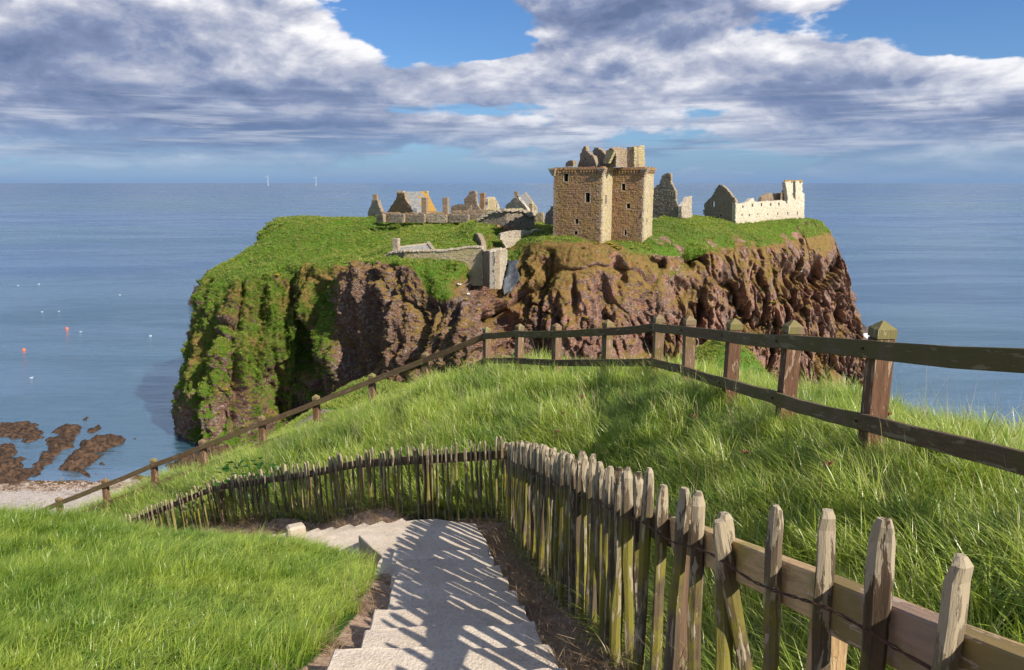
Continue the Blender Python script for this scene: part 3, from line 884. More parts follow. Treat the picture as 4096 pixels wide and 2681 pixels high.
# ------------------------------------------------------------------ sea rocks and reefs
M_REEF = mat_simple('weedy_reef_rock', (.028, .018, .012), (.12, .068, .038), 1.1, .75, .35, .3)
M_ROCKD = mat_simple('dark_wet_rock', (.05, .035, .03), (.13, .085, .07), .9, .8, .5, .3)
M_FOAM = mat_simple('breaking_foam', (.75, .8, .83), (.9, .92, .93), 2, .6, .2)
def reef(outline, label, h=1.4, step=.45, mat=None, group=None, z=-55.0, name='rock', base=.35):
    w = np.array([tuple(Pz(fx, fy, z))[:2] for fx, fy in outline])
    x0, y0 = w.min(0) - 2; x1, y1 = w.max(0) + 2
    step = max(step, max(x1 - x0, y1 - y0) / 110)
    xs = np.arange(x0, x1, step); ys = np.arange(y0, y1, step * 1.2)
    X, Y = np.meshgrid(xs, ys, indexing='ij')
    sd = poly_sd(X + 1.6 * pnoise(X * .35, Y * .35) + .5 * pnoise(X * 1.1, Y * 1.1), Y + 2.0 * pnoise(X * .3 + 5, Y * .3), w)
    top = h * np.maximum(.18, .5 + .7 * fbm(X * .35, Y * .25, None, 4) + .45 * fbm(X * 1.3, Y * .8, None, 3))
    Z = z - .5 + sstep(-sd, -.8, 1.2) * (.5 + base * .3 + top * sstep(-sd, -.2, 2.6))
    cx, cy = w.mean(0)
    V = np.stack([X - cx, Y - cy, Z - z], -1).reshape(-1, 3)
    F = grid_faces(len(xs), len(ys))
    keep = (V[F][:, :, 2].max(1) > -.3)
    F = F[keep]; used = np.unique(F); rm = np.full(len(V), -1); rm[used] = np.arange(len(used))
    o = link(name, mesh_np(name, V[used], rm[F], mat or M_REEF), loc=(cx, cy, z))
    return tag(o, label, 'rock', group)
def c6(l): return [(cx / 1.7, 1500 + cy / 1.7) for cx, cy in l]
reef(c6([(-80, 345), (60, 330), (230, 310), (290, 380), (300, 430), (200, 455), (110, 440), (-80, 420)]), 'weedy brown reef furthest out at the left edge of the bay', 1.0)
reef(c6([(-90, 480), (60, 480), (120, 490), (130, 560), (160, 600), (230, 640), (230, 700), (150, 775), (-90, 765)]), 'broad dark reef lying against the beach at the left edge of the view', 1.3)
reef(c6([(360, 370), (420, 350), (520, 340), (560, 370), (555, 410), (500, 450), (490, 500), (400, 540), (370, 590), (310, 640), (260, 700), (200, 690), (200, 640), (240, 590), (290, 530), (300, 450), (350, 420)]),
     'long narrow brown reef running seaward between two tide pools', 1.3)
reef(c6([(580, 400), (600, 370), (700, 330), (720, 345), (650, 390), (600, 405)]), 'small slanting reef beyond the tip of the long reef', 1.0)
reef(c6([(545, 470), (600, 430), (740, 405), (855, 405), (850, 450), (780, 500), (690, 540), (640, 590), (610, 640), (610, 705), (540, 715), (500, 650), (390, 650), (385, 610), (440, 570), (500, 540)]),
     'large hooked dark reef with a rounded seaward end', 1.8)
reef(c6([(883, 430), (905, 423), (932, 435), (922, 455), (893, 455)]), 'round black boulder alone in the water off the hooked reef', 1.8, .25)
reef(c6([(655, 612), (690, 594), (740, 596), (732, 618), (680, 630)]), 'low dark boulder in the shallows beside the hooked reef', 1.2, .25)
reef(c6([(620, 668), (650, 655), (685, 665), (678, 688), (640, 692)]), 'dark boulder at the water line just off the beach', 1.2, .25)
reef(c6([(538, 302), (580, 284), (622, 290), (602, 312), (560, 314)]), 'thin weedy rock just breaking the surface further out', .7, .25)
reef(c6([(1115, 610), (1200, 570), (1350, 530), (1450, 470), (1600, 460), (1640, 490), (1500, 560), (1400, 670), (1200, 690), (1140, 650)]), 'flat brown rock shelf at the foot of the left cliff', 1.5, .6)
reef([(752, 1215), (770, 1190), (800, 1182), (840, 1195), (840, 1225), (790, 1232)], 'dark skerry just showing left of the headland', 6.5, .8, M_ROCKD, base=2)
reef([(3415, 1330), (3425, 1308), (3452, 1306), (3470, 1322), (3460, 1338), (3430, 1340)], 'dark rock with surf at the right foot of the headland', 3.5, .5, M_ROCKD, base=2)
fo = reef([(3400, 1345), (3440, 1328), (3490, 1334), (3520, 1342), (3470, 1352), (3420, 1352)], 'white surf', .25, .5, M_FOAM, name='surf', base=.6)
for k_ in ('label', 'category'): del fo[k_]
tag(fo, 'white surf breaking around the rock right of the headland', kind='stuff')

# pebbles and weed wrack scattered over the beach
def build_wrack():
    mb = MB()
    for i in range(900):
        fx = random.uniform(-40, 640); fy = random.gauss(1945, 12) - fx * .015
        p = Pz(fx, fy, -54.4); z = float(coast_z(np.array([p.x]), np.array([p.y]))[0])
        s = random.uniform(.12, .5) ** 1.2
        M = Matrix.Rotation(random.random() * 6.28, 3, 'Z')
        mb.box((p.x, p.y, z + s * .1), (s * 1.4, s, s * .45), M, taper=.6)
    tag(mb.build('beach_stones', mat_simple('beach_stones', (.14, .09, .06), (.42, .33, .27), .7, .85), smooth=False),
        'brown stones and seaweed strewn along the tide line of the beach', kind='stuff')
build_wrack()

# ------------------------------------------------------------------ path: concrete steps
def mat_concrete():
    m, nt, out = material('worn_concrete')
    pos = position(nt)
    n = nt.noise(pos, 1.2, 5, .6); n2 = nt.noise(pos, 35, 5, .7); v = nt.node('ShaderNodeTexVoronoi', {'Vector': pos, 'Scale': 55.0})
    agg = nt.node('ShaderNodeSeparateColor', {0: v.outputs['Color']}).outputs[0]
    c = nt.mix(nt.ramp(n, .35, .65), (.52, .425, .32), (.64, .545, .43))
    c = nt.mix(nt.math('MULTIPLY', nt.ramp(agg, .62, .95), .45), c, (.36, .31, .29))
    c = nt.mix(nt.math('MULTIPLY', nt.ramp(agg, .3, .0), .35), c, (.66, .58, .50))
    c = nt.mix(nt.math('MULTIPLY', nt.ramp(nt.noise(pos, 5, 6, .7), .56, .68), .35), c, (.40, .31, .25))
    h = nt.math('ADD', nt.math('MULTIPLY', n2, .7), nt.math('MULTIPLY', v.outputs['Distance'], .5))
    principled(nt, out, c, .9, .15, h, .010, 1.0)
    return m
M_CONC = mat_concrete()
def slab(name, poly, ztop, thick, parent, jit=.007, sub=.12):
    pts = []
    n = len(poly)
    for i in range(n):
        a = Vector(poly[i]); b = Vector(poly[(i + 1) % n]); L = (b - a).length
        k = max(1, int(L / sub)); nr = Vector((b.y - a.y, a.x - b.x)).normalized()
        for j in range(k):
            p = a.lerp(b, j / k)
            if j: p = p + nr * random.gauss(0, jit)
            pts.append(p)
    c = sum(pts, Vector((0, 0))) / len(pts)
    vs = []; m = len(pts)
    for zz, sc in ((0, .985), (-.012, 1), (-thick, 1)):
        for p in pts:
            q = c + (p - c) * sc if sc != 1 else p
            if sc != 1:
                d = (c - p).normalized(); q = p + d * .012
            vs.append((q.x - c.x, q.y - c.y, zz + (random.gauss(0, .003) if zz == 0 else 0)))
    fs = []
    for r_ in range(2):
        for i in range(m):
            fs.append((r_ * m + i, (r_ + 1) * m + i, (r_ + 1) * m + (i + 1) % m, r_ * m + (i + 1) % m))
    tri = tessellate_polygon([[Vector((*v[:2], 0)) for v in vs[:m]]])
    area = sum((vs[i][0] * vs[(i + 1) % m][1] - vs[(i + 1) % m][0] * vs[i][1]) for i in range(m))
    for t in tri:
        a, b, d = [Vector(vs[i][:2]) for i in t]
        fs.append(t if (b - a).cross(d - a) > 0 else t[::-1])
    me = bpy.data.meshes.new(name); me.from_pydata(vs, [], fs); me.materials.append(M_CONC)
    me.update()
    o = link(name, me, parent, loc=(c.x, c.y, ztop)); return o
def build_path():
    root = slab('path', [(-1.56, 8.02), (-.20, 8.22), (-.32, 8.9), (-.46, 9.32), (-1.0, 9.5), (-1.62, 9.36), (-1.9, 9.0), (-1.52, 8.45)], path_z(8.26) - .17, .34, None)
    tag(root, 'pale concrete stepped path with a landing at the bend', kind='structure')
    ZR = root.location.copy()
    def put(o):
        o.parent = root; o.matrix_parent_inverse = Matrix.Translation(-ZR)
    far = [.3, .85, 1.4, 1.9, 2.42, 2.92, 3.43, 3.94, 4.45, 4.96, 5.48, 6.02, 6.58, 7.15, 7.72, 8.26]
    lx = [-1.05, -1.0, -1.05, -1.02, -1.08, -1.02, -1.05, -1.0, -1.12, -1.02, -1.06, -1.02, -1.08, -1.12, -1.24, -1.34]
    prev = -.4
    for Y, l in zip(far, lx):
        zt = path_z(Y)
        r_ = .31 - .138 * (Y - 4) + random.uniform(-.012, .012)
        yl = Y + random.uniform(-.03, .03) - .02; yr = Y + random.uniform(-.02, .03) + .05
        r0_ = .31 - .138 * (prev - 4)
        put(slab('step', [(l + .02, prev - .05), (r0_, prev - .03), (r_, yr), (l * .3 + r_ * .7, Y + random.uniform(-.03, .03)), (l * .6 + r_ * .4, Y + random.uniform(-.03, .03)), (l, yl)], zt, .26, None))
        prev = Y
    # the flight turning left and down
    way = [Vector((-1.62, 9.62)), Vector((-4.28, 12.25)), Vector((-7.3, 14.6)), (Vector((-10.4, 16.45)))]
    s = 0; z = path_z(8.26) - .40
    L = [(way[i + 1] - way[i]).length for i in range(3)]
    for k in range(20):
        z -= .18 if k < 10 else .24
        def at(s_):
            for i in range(3):
                if s_ <= L[i] or i == 2: return way[i] + (way[i + 1] - way[i]).normalized() * s_, (way[i + 1] - way[i]).normalized()
                s_ -= L[i]
        a, d = at(s - .06); b, d2 = at(s + .52)
        n = Vector((d.y, -d.x)) * -1
        w = .60 + random.uniform(-.03, .03)
        put(slab('step', [tuple(a + n * w), tuple(a - n * w), tuple(b - n * w), tuple(b + n * w)][::-1], z, .24, None))
        s += .46
build_path()
bl = MB(); bl.box((0, 0, 0), (.30, .22, .26), Matrix.Rotation(.5, 3, 'Z'), taper=.85)
_p = P(1183, 2112, 11.0)
kb = bl.build('kerb_stone', M_CONC, loc=(_p.x, _p.y, _p.z - .08), bevel=.03)
tag(kb, 'small pale kerb block where the grass bank meets the lower flight', 'stone')

# ------------------------------------------------------------------ timber
W_PICK = wood('split_chestnut', (.070, .045, .026), (.44, .36, .24), (.25, .22, .035), .46, .74, True)
W_POST = wood('brown_stained_post', (.120, .060, .034), (.42, .30, .20), (.17, .12, .04), .22, .10, False)
W_RAIL = wood('brown_stained_rail', (.095, .060, .032), (.27, .21, .12), (.13, .105, .035), .15, .35, None)
W_RED = wood('red_brown_rail', (.20, .095, .060), (.60, .45, .32), (.26, .19, .06), .10, .25, None)
W_NEW = wood('new_pale_rail', (.42, .27, .13), (.66, .47, .26), (.34, .27, .09), .2, .25, None)
W_NEWP = wood('new_pale_post', (.42, .27, .13), (.66, .47, .26), (.34, .27, .09), .2, .25, False)
M_CAP = wood('mossy_post_cap', (.15, .095, .05), (.40, .33, .20), (.20, .175, .06), .2, .5, False)
M_WIRE = mat_simple('rusty_wire', (.05, .025, .018), (.12, .055, .03), 40, .7, .001)

def beam(name, a, b, w, h, mat, parent, bow=0.0):
    a = Vector(a); b = Vector(b); d = b - a; L = d.length
    n = 7; vs = []
    for i in range(n):
        t = i / (n - 1); x = (t - .5) * L
        dz = bow * (1 - (2 * t - 1) ** 2) + (random.gauss(0, .002) if 0 < i < n - 1 else 0)
        for sy, sz in ((-1, -1), (1, -1), (1, 1), (-1, 1)):
            vs.append((x, sy * w / 2 + random.gauss(0, .0015), sz * h / 2 + dz + random.gauss(0, .0015)))
    fs = [(i * 4 + k, i * 4 + (k + 1) % 4, (i + 1) * 4 + (k + 1) % 4, (i + 1) * 4 + k) for i in range(n - 1) for k in range(4)]
    fs += [(3, 2, 1, 0), tuple((n - 1) * 4 + k for k in range(4))]
    me = bpy.data.meshes.new(name); me.from_pydata(vs, [], [f[::-1] for f in fs]); me.materials.append(mat)
    o = link(name, me); X = d.normalized(); Z = Vector((0, 0, 1)); Yv = Z.cross(X).normalized(); Zv = X.cross(Yv)
    Mx = Matrix((X, Yv, Zv)).transposed().to_4x4(); Mx.translation = (a + b) / 2
    o.matrix_world = Mx
    bv = o.modifiers.new('bevel', 'BEVEL'); bv.width = .006; bv.segments = 1; bv.limit_method = 'ANGLE'
    if parent is not None:
        o.parent = parent; o.matrix_parent_inverse = Matrix.Translation(parent.location).inverted()
    return o

# --- post and rail fence
def post_mesh():
    w = .072; vs = []; fs = []
    zs = [(-.5, w), (0, w), (.5, w * 1.01), (1.0, w), (1.035, w)]
    for z, r_ in zs:
        for sx, sy in ((-1, -1), (1, -1), (1, 1), (-1, 1)): vs.append((sx * r_, sy * r_, z))
    for i in range(len(zs) - 1):
        for k in range(4): fs.append((i * 4 + k, i * 4 + (k + 1) % 4, (i + 1) * 4 + (k + 1) % 4, (i + 1) * 4 + k))
    b = (len(zs) - 1) * 4; fs.append((b, b + 1, b + 2, b + 3))
    me = bpy.data.meshes.new('post'); me.from_pydata(vs, [], fs); me.materials.append(W_POST); return me
def cap_mesh():
    vs = []; fs = []
    zs = [(-.01, .060), (.012, .060), (.013, .076), (.082, .076), (.14, .010)]
    for z, r_ in zs:
        for sx, sy in ((-1, -1), (1, -1), (1, 1), (-1, 1)): vs.append((sx * r_, sy * r_, z))
    for i in range(len(zs) - 1):
        for k in range(4): fs.append((i * 4 + k, i * 4 + (k + 1) % 4, (i + 1) * 4 + (k + 1) % 4, (i + 1) * 4 + k))
    b = (len(zs) - 1) * 4; fs.append((b, b + 1, b + 2, b + 3))
    me = bpy.data.meshes.new('cap'); me.from_pydata(vs, [], fs); me.materials.append(M_CAP); return me
POST_ME, CAP_ME = post_mesh(), cap_mesh()
def rail_fence(pts, label, skip=False):
    root = empty('rail_fence', (pts[0][0], pts[0][1], pts[0][2] - 1.17)); RL = root.location
    tag(root, label, 'fence', 'post and rail fences along the cliff top')
    n = len(pts)
    dirs = []
    for i in range(n):
        a = Vector(pts[max(i - 1, 0)]); b = Vector(pts[min(i + 1, n - 1)]); dirs.append((b - a).normalized())
    cents = []
    for i, (x, y, z) in enumerate(pts):
        d = dirs[i]; ang = math.atan2(d.y, d.x)
        nrm = Vector((-d.y, d.x, 0)).normalized()          # camera side when walking away/left
        if nrm.dot(Vector((-x, -y, 0))) < 0: nrm = -nrm
        if not (skip and i == 0):
          p = link('post', POST_ME, root); p.location = Vector((x, y, z - 1.17)) - RL
          p.rotation_euler = (random.gauss(0, .012), random.gauss(0, .012), ang)
          c = link('cap', CAP_ME, p); c.location = (0, 0, 1.03)
        cents.append((Vector((x, y, z)), nrm))
    for i in range(n - 1):
        (a, na), (b, nb) = cents[i], cents[i + 1]
        d = (b - a).normalized(); nr = Vector((-d.y, d.x, 0)).normalized()
        if nr.dot(Vector((-a.x, -a.y, 0))) < 0: nr = -nr
        o1 = nr * (.072 + .03)
        for dz, hh in ((-.215, .138), (-.80, .128)):
            e = Vector((0, 0, dz))
            beam('rail', a + o1 + e + Vector((0, 0, random.uniform(-.006, .006))) - d * .02, b + o1 + e + d * .02 + Vector((0, 0, random.uniform(-.006, .006))), .05, hh, W_RAIL, root, bow=random.uniform(-.02, .004))
    # bolt heads where a rail crosses a post
    for i in range(n):
        a, na = cents[i]
        if a.y > 16: continue
        for dz in (-.215, -.80):
            mb = MB(); q = a + na * .132 + Vector((0, 0, dz)) - RL
            mb.tube([(0, 0, 0), tuple(na * .012)], .012, 8)
            mb.build('bolt', M_WIRE, root, loc=q)
    return root
rail_fence(RAIL_NEAR + RAILP[:5], 'near run of dark post and rail fence rising to the right edge')
rail_fence(RAILP[4:9], 'level middle run of post and rail fence crossing in front of the red cliff', True)
rail_fence(RAILP[8:], 'long run of post and rail fence dropping down the slope to the left', True)

# --- chestnut paling
def picket_mesh(k):
    r_ = random.Random(100 + k)
    n = 7; w = r_.uniform(.030, .042); t = r_.uniform(.018, .028)
    ph = [2 * math.pi * i / n + r_.uniform(-.25, .25) for i in range(n)]
    rr = [r_.uniform(.82, 1.12) for _ in range(n)]
    zs = [-.12, .12, .34, .56, .78, .98, 1.075, 1.115, 1.135]
    bend = [r_.gauss(0, .006) for _ in zs]; bend[-3:] = [bend[-4]] * 3; bend2 = [r_.gauss(0, .004) for _ in zs]
    vs = []; fs = []
    flat = r_.random() < .45
    for i, z in enumerate(zs):
        s = 1.0 + .10 * math.sin(i * 1.7 + k)
        if i == 0: s = .8
        if z > 1.05: s = (.95 if z < 1.08 else (.74 if z < 1.12 else (.36 if not flat else .52)))
        for j in range(n):
            vs.append((math.cos(ph[j]) * w * rr[j] * s * (1 + r_.gauss(0, .03)) + bend[i], math.sin(ph[j]) * t * rr[j] * (s if z < 1.05 else s ** .5) * (1 + r_.gauss(0, .05)) + bend2[i], z))
    for i in range(len(zs) - 1):
        for j in range(n): fs.append((i * n + j, i * n + (j + 1) % n, (i + 1) * n + (j + 1) % n, (i + 1) * n + j))
    b = (len(zs) - 1) * n; fs.append(tuple(b + j for j in range(n)))
    me = bpy.data.meshes.new('picket'); me.from_pydata(vs, [], fs); me.materials.append(W_PICK)
    for i, p in enumerate(me.polygons): p.use_smooth = False
    return me
PICK = [picket_mesh(k) for k in range(16)]
def c2x(cx, cy): return 2000 + cx / 1.6733, 1750 + cy / 1.6733
def c3x(cx, cy): return 2900 + cx / 1.8746, 1850 + cy / 1.8746
def put_picket(root, top, yaw, lean_to=(0, 0), sc=1.0, w=1.0, H=1.135):
    o = link('picket', PICK[random.randrange(16)], root)
    z_axis = Vector((lean_to[0], lean_to[1], 1)).normalized()
    x_axis = Vector((math.cos(yaw), math.sin(yaw), 0)); x_axis = (x_axis - z_axis * x_axis.dot(z_axis)).normalized()
    y_axis = z_axis.cross(x_axis)
    base = Vector(top) - z_axis * H * sc
    Mx = Matrix((x_axis * w, y_axis * w, z_axis * sc)).transposed().to_4x4(); Mx.translation = base - root.location
    o.matrix_local = Mx
    return o
def build_right_paling():
    root = empty('paling_fence', (fence_x(2), 2, path_z(2) - .1))
    tag(root, 'near run of weathered split paling fence on the right of the steps', 'fence', 'split paling fences beside the path')
    RL = root.location
    tops = [c3x(1765, 700), c3x(1210, 423), c3x(765, 360), c3x(400, 322)]
    tops += [c2x(a, b) for a, b in [(1497, 503), (1335, 360), (1242, 340), (1095, 318), (998, 205), (935, 230), (860, 198), (805, 200), (742, 193), (668, 163), (630, 108), (575, 116), (545, 90), (508, 162), (480, 114), (458, 110),
             (433, 97), (408, 104), (385, 104), (362, 96), (335, 72), (313, 62), (297, 50), (280, 44), (255, 60), (230, 32), (212, 50), (185, 54), (165, 60), (145, 64), (125, 66), (105, 60), (90, 54), (75, 44), (60, 39), (45, 34), (30, 34)]]
    ys = []
    for fx, fy in tops:
        r_ = ray(fx, fy); k = r_.x / r_.y
        Y = 1.207 / (k + .132); zt = r_.z / r_.y * Y
        ys.append((Y, zt))
    for i, (Y, zt) in enumerate(ys):
        zt2 = max(min(zt, -.8 - .303 * (Y - 1.57) + .10), -.8 - .303 * (Y - 1.57) - .10)
        w = random.uniform(.88, 1.06) if Y < 4.5 else random.uniform(.8, 1.05)
        put_picket(root, (fence_x(Y), Y, zt2), random.gauss(.15, .4), (random.gauss(0, .02), random.gauss(.015, .02)), random.uniform(.99, 1.04), w)
    # the one that has slipped and leans against its neighbour
    r_ = ray(*c2x(1545, 553)); Y = 1.207 / (r_.x / r_.y + .132)
    put_picket(root, (fence_x(Y) - .045, Y, r_.z / r_.y * Y), .3, (-.235, -.06), 1.0, 1.0)
    for Y in (1.28, 1.0, .72, .42, .1):
        put_picket(root, (fence_x(Y), Y, -.8 - .303 * (Y - 1.57)), random.gauss(.1, .3), (random.gauss(0, .02), random.gauss(0, .02)))
    # extra palings in the dense far part
    Y = 4.2
    while Y < 9.45:
        put_picket(root, (fence_x(Y) + random.uniform(-.01, .015), Y, -.8 - .303 * (Y - 1.57) + random.uniform(-.09, .03)), random.gauss(.2, .5), (random.gauss(0, .02), random.gauss(.01, .025)), random.uniform(.98, 1.02), random.uniform(.75, 1.0))
        Y += random.uniform(.07, .12)
    def rp(Y, dz=0, dx=.062): return Vector((fence_x(Y) + dx, Y, -.8 - .303 * (Y - 1.57) - .20 - .08 + dz))
    beam('rail', rp(-.2), rp(2.20), .065, .165, W_RED, root)
    beam('rail', rp(2.22, .01), rp(3.55, .005), .06, .15, W_NEW, root)
    beam('rail', rp(2.14, -.01, .125), rp(-.1, 0, .125), .05, .15, W_NEW, root)
    beam('rail', rp(3.57), rp(5.6), .06, .14, W_RAIL, root)
    beam('rail', rp(5.62), rp(7.6), .06, .14, W_RAIL, root)
    beam('rail', rp(7.62), rp(9.5), .06, .14, W_RAIL, root)
    for Y, mt in ((.6, W_NEWP), (2.32, W_NEWP), (3.6, W_POST), (5.6, W_POST), (7.6, W_POST), (9.48, W_POST)):
        a = Vector((fence_x(Y) + .135, Y, -.8 - .303 * (Y - 1.57) - (.33 if mt is W_NEWP else .13))); mb = MB()
        mb.box((0, 0, -.75), (.095, .095, 1.5)); o = mb.build('post', mt, root, loc=a - RL, bevel=.006)
    # two strands of twisted wire
    for dz in (-.27,):
        for ph in (0, math.pi):
            pts = []
            for i in range(150):
                Y = .2 + i * (9.2 / 149)
                pts.append(Vector((fence_x(Y) - .03 + .006 * math.sin(i * 1.9 + ph), Y, -.8 - .303 * (Y - 1.57) + dz + .004 * math.cos(i * 1.9 + ph) + .014 * math.sin(Y * 7))) - RL)
            mb = MB(); mb.tube(pts, .0028, 5); mb.build('wire', M_WIRE, root)
build_right_paling()
LEFT_RUN = [(-.06, 9.56, -3.24), (-1.27, 10.42, -3.63), (-2.55, 11.9, -4.25), (-3.79, 13.3, -4.98), (-6.28, 15.6, -6.15), (-9.08, 17.35, -7.72), (-11.9, 18.9, -9.3)]
def build_left_paling():
    root = empty('paling_fence', (-.06, 9.56, -4.4)); RL = root.location
    tag(root, 'further run of split paling fence turning left downhill beyond the landing', 'fence', 'split paling fences beside the path')
    V = [Vector(p) for p in LEFT_RUN]
    tot = 0; s = .10
    seg = [(V[i + 1] - V[i]).length for i in range(len(V) - 1)]; T = sum(seg)
    def at(s_):
        for i, L in enumerate(seg):
            if s_ <= L or i == len(seg) - 1: return V[i].lerp(V[i + 1], s_ / L), (V[i + 1] - V[i]).normalized()
            s_ -= L
    while s < T:
        p, d = at(s); f = s / T
        ln = .02 + .20 * f
        h = Vector((d.x, d.y, 0)).normalized()
        put_picket(root, p + Vector((0, 0, random.gauss(0, .035))), random.gauss(-.6, .45), (h.x * ln + random.gauss(0, .025), h.y * ln * .6 + random.gauss(0, .025)), random.uniform(.96, 1.03), random.uniform(.56, .80) * (1 + .4 * f))
        s += random.choice([.055, .075, .095, .12, .16]) * (1 + 1.0 * f)
    side = Vector((0, 0, 0))
    for i in range(len(V) - 1):
        a, b = V[i], V[i + 1]; d = (b - a).normalized(); nr = Vector((d.y, -d.x, 0)).normalized()
        if nr.y < 0: nr = -nr
        beam('rail', a + nr * .055 + Vector((0, 0, -.20)), b + nr * .055 + Vector((0, 0, -.20)), .055, .12, W_RAIL, root)
        mb = MB(); mb.box((0, 0, -.7), (.09, .09, 1.4)); mb.build('post', W_POST, root, loc=b + nr * .13 + Vector((0, 0, -.12)) - RL, bevel=.006)
        k = int(seg[i] / .15)
        pts = [a.lerp(b, j / k) - nr * .02 + Vector((0, 0, -.24 + .008 * math.sin(j * 2.1))) - RL for j in range(k + 1)]
        mb = MB(); mb.tube(pts, .0028, 4); mb.build('wire', M_WIRE, root)
build_left_paling()

# ------------------------------------------------------------------ ruins on the headland
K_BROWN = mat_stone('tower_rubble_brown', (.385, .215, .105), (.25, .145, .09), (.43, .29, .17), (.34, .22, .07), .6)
K_PALE = mat_stone('tower_rubble_sunlit_ochre', (.50, .40, .23), (.40, .31, .18), (.56, .46, .29), (.42, .36, .12), .5)  # ochre rubble; on the tower its paleness stands in for full sun
K_GREY = mat_stone('grey_rubble', (.30, .25, .19), (.20, .165, .13), (.42, .37, .29), (.26, .20, .12), .5)
K_WARM = mat_stone('warm_grey_rubble', (.36, .26, .18), (.26, .19, .14), (.46, .37, .27), (.34, .25, .12), .5)
K_WHITE = mat_stone('pale_lichened_rubble', (.50, .42, .31), (.38, .31, .23), (.60, .53, .42), (.38, .30, .19), .45)
K_RANGE = mat_stone('whitish_range_masonry', (.66, .58, .43), (.56, .49, .36), (.72, .66, .53), (.54, .45, .29), .4)
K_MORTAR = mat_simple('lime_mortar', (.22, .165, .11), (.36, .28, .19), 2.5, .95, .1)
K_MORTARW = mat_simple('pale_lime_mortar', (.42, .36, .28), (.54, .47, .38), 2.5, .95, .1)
K_DRESS = mat_simple('dressed_sandstone', (.34, .25, .17), (.46, .36, .25), 2, .9, .05)
K_SLATE = mat_simple('grey_slate', (.20, .20, .19), (.34, .33, .31), 1.5, .8, .05)
K_LICHEN = mat_simple('orange_lichen', (.36, .22, .06), (.50, .30, .07), 3, .9, .05)
K_SHADE = mat_simple('painted_interior_shade', (.02, .016, .012), (.03, .025, .02), 1, 1, .01)  # near-black colour paints the shade inside the tower
M_TURFCAP = mat_simple('turf_capping', (.10, .15, .02), (.26, .24, .06), 2, .95, .2)

def in_poly(px, py, poly):
    ins = False; n = len(poly)
    for i in range(n):
        ax, ay = poly[i]; bx, by = poly[(i + 1) % n]
        if (ay > py) != (by > py) and px < (bx - ax) * (py - ay) / (by - ay + 1e-12) + ax: ins = not ins
    return ins

def wall_plane(A, B):
    a = P(*A); b = P(*B)
    d = Vector((b.x - a.x, b.y - a.y, 0)); d.normalize()
    n = Vector((d.y, -d.x, 0))                       # towards the viewer
    if n.dot(a) > 0: n = -n
    return a, d, n
def on_plane(pl, fx, fy):
    a, d, n = pl; r_ = ray(fx, fy); t = a.dot(n) / r_.dot(n); p = r_ * t
    return (p - a).dot(d), p.z

def wall_mesh(name, pl, outline, holes, thick, mat, parent, ragged=.14, push=0.0, mat_hole=None):
    """outline / holes are in wall coordinates (s, z)"""
    a, d, n = pl
    ol = []
    m = len(outline); zmin = min(p[1] for p in outline)
    for i in range(m):
        p0, p1 = Vector(outline[i]), Vector(outline[(i + 1) % m]); L = (p1 - p0).length
        k = max(1, int(L / .45)) if ragged and min(p0.y, p1.y) > zmin + .6 else 1
        nr = Vector((p1.y - p0.y, p0.x - p1.x)).normalized()
        for j in range(k):
            q = p0.lerp(p1, j / k)
            if j: q = q + nr * random.uniform(-ragged, ragged)
            ol.append(q)
    loops = [ol] + [[Vector(h) for h in hole] for hole in holes]
    tri = tessellate_polygon([[Vector((p.x, p.y, 0)) for p in lp] for lp in loops])
    flat = [p for lp in loops for p in lp]
    o3 = lambda p, off: Vector((a.x, a.y, 0)) + d * p.x + n * off + Vector((0, 0, p.y))
    vs = [o3(p, push) for p in flat] + [o3(p, push - thick) for p in flat]
    F = len(flat); fs = []
    for t in tri:
        fs.append(t); fs.append(tuple(i + F for i in t[::-1]))
    st = 0
    for lp in loops:
        k = len(lp)
        for i in range(k): fs.append((st + i, st + (i + 1) % k, F + st + (i + 1) % k, F + st + i))
        st += k
    me = bpy.data.meshes.new(name); me.from_pydata(vs, [], fs); me.materials.append(mat)
    attr_float(me, 'rnd', np.full(len(me.polygons), .5), 'FACE'); me.update()
    import bmesh
    bm = bmesh.new(); bm.from_mesh(me); bmesh.ops.recalc_face_normals(bm, faces=bm.faces); bm.to_mesh(me); bm.free()
    return link(name, me, parent), ol

def stones(pl, outline, holes, mat, parent, ch=.36, cw=.62, proud=.07, push=0.0, quoin=None, name='stonework'):
    a, d, n = pl; s0 = min(p[0] for p in outline); s1 = max(p[0] for p in outline); z0 = min(p[1] for p in outline); z1 = max(p[1] for p in outline)
    mb = MB(); z = z0
    M = Matrix((d, n, Vector((0, 0, 1)))).transposed()
    ol = [(p[0], p[1]) for p in outline]
    while z < z1:
        h = ch * random.uniform(.7, 1.3); s = s0 - random.uniform(0, cw)
        while s < s1:
            w = cw * random.uniform(.45, 1.6); cs, cz = s + w / 2, z + h / 2
            if in_poly(cs, cz, ol) and not any(in_poly(cs, cz, h_) or in_poly(cs - w * .4, cz, h_) or in_poly(cs + w * .4, cz, h_) for h_ in holes):
                w2 = w
                pr = proud * random.uniform(.2, 1.5)
                c = Vector((a.x, a.y, 0)) + d * cs + n * (push + pr / 2 - .02) + Vector((0, 0, cz + random.uniform(-.02, .02)))
                hw, hh, hp = w2 / 2 - .025, h / 2 - .02, pr / 2 + .02
                j = lambda k: random.uniform(-k, k)
                vs = []
                for sy in (-1, 1):
                    for sx, sz in ((-1, -1), (1, -1), (1, 1), (-1, 1)):
                        k = .86 if sy > 0 else 1
                        vs.append(c + M @ Vector((sx * hw * k + j(.03), sy * hp + (j(.02) if sy > 0 else 0), sz * hh * k + j(.025))))
                mb.add(vs, [(4, 5, 6, 7), (0, 1, 5, 4), (1, 2, 6, 5), (2, 3, 7, 6), (3, 0, 4, 7)])
            s += w
        z += h
    if not mb.v: return None
    o = mb.build(name, mat, parent); o['kind'] = 'stuff'
    return o

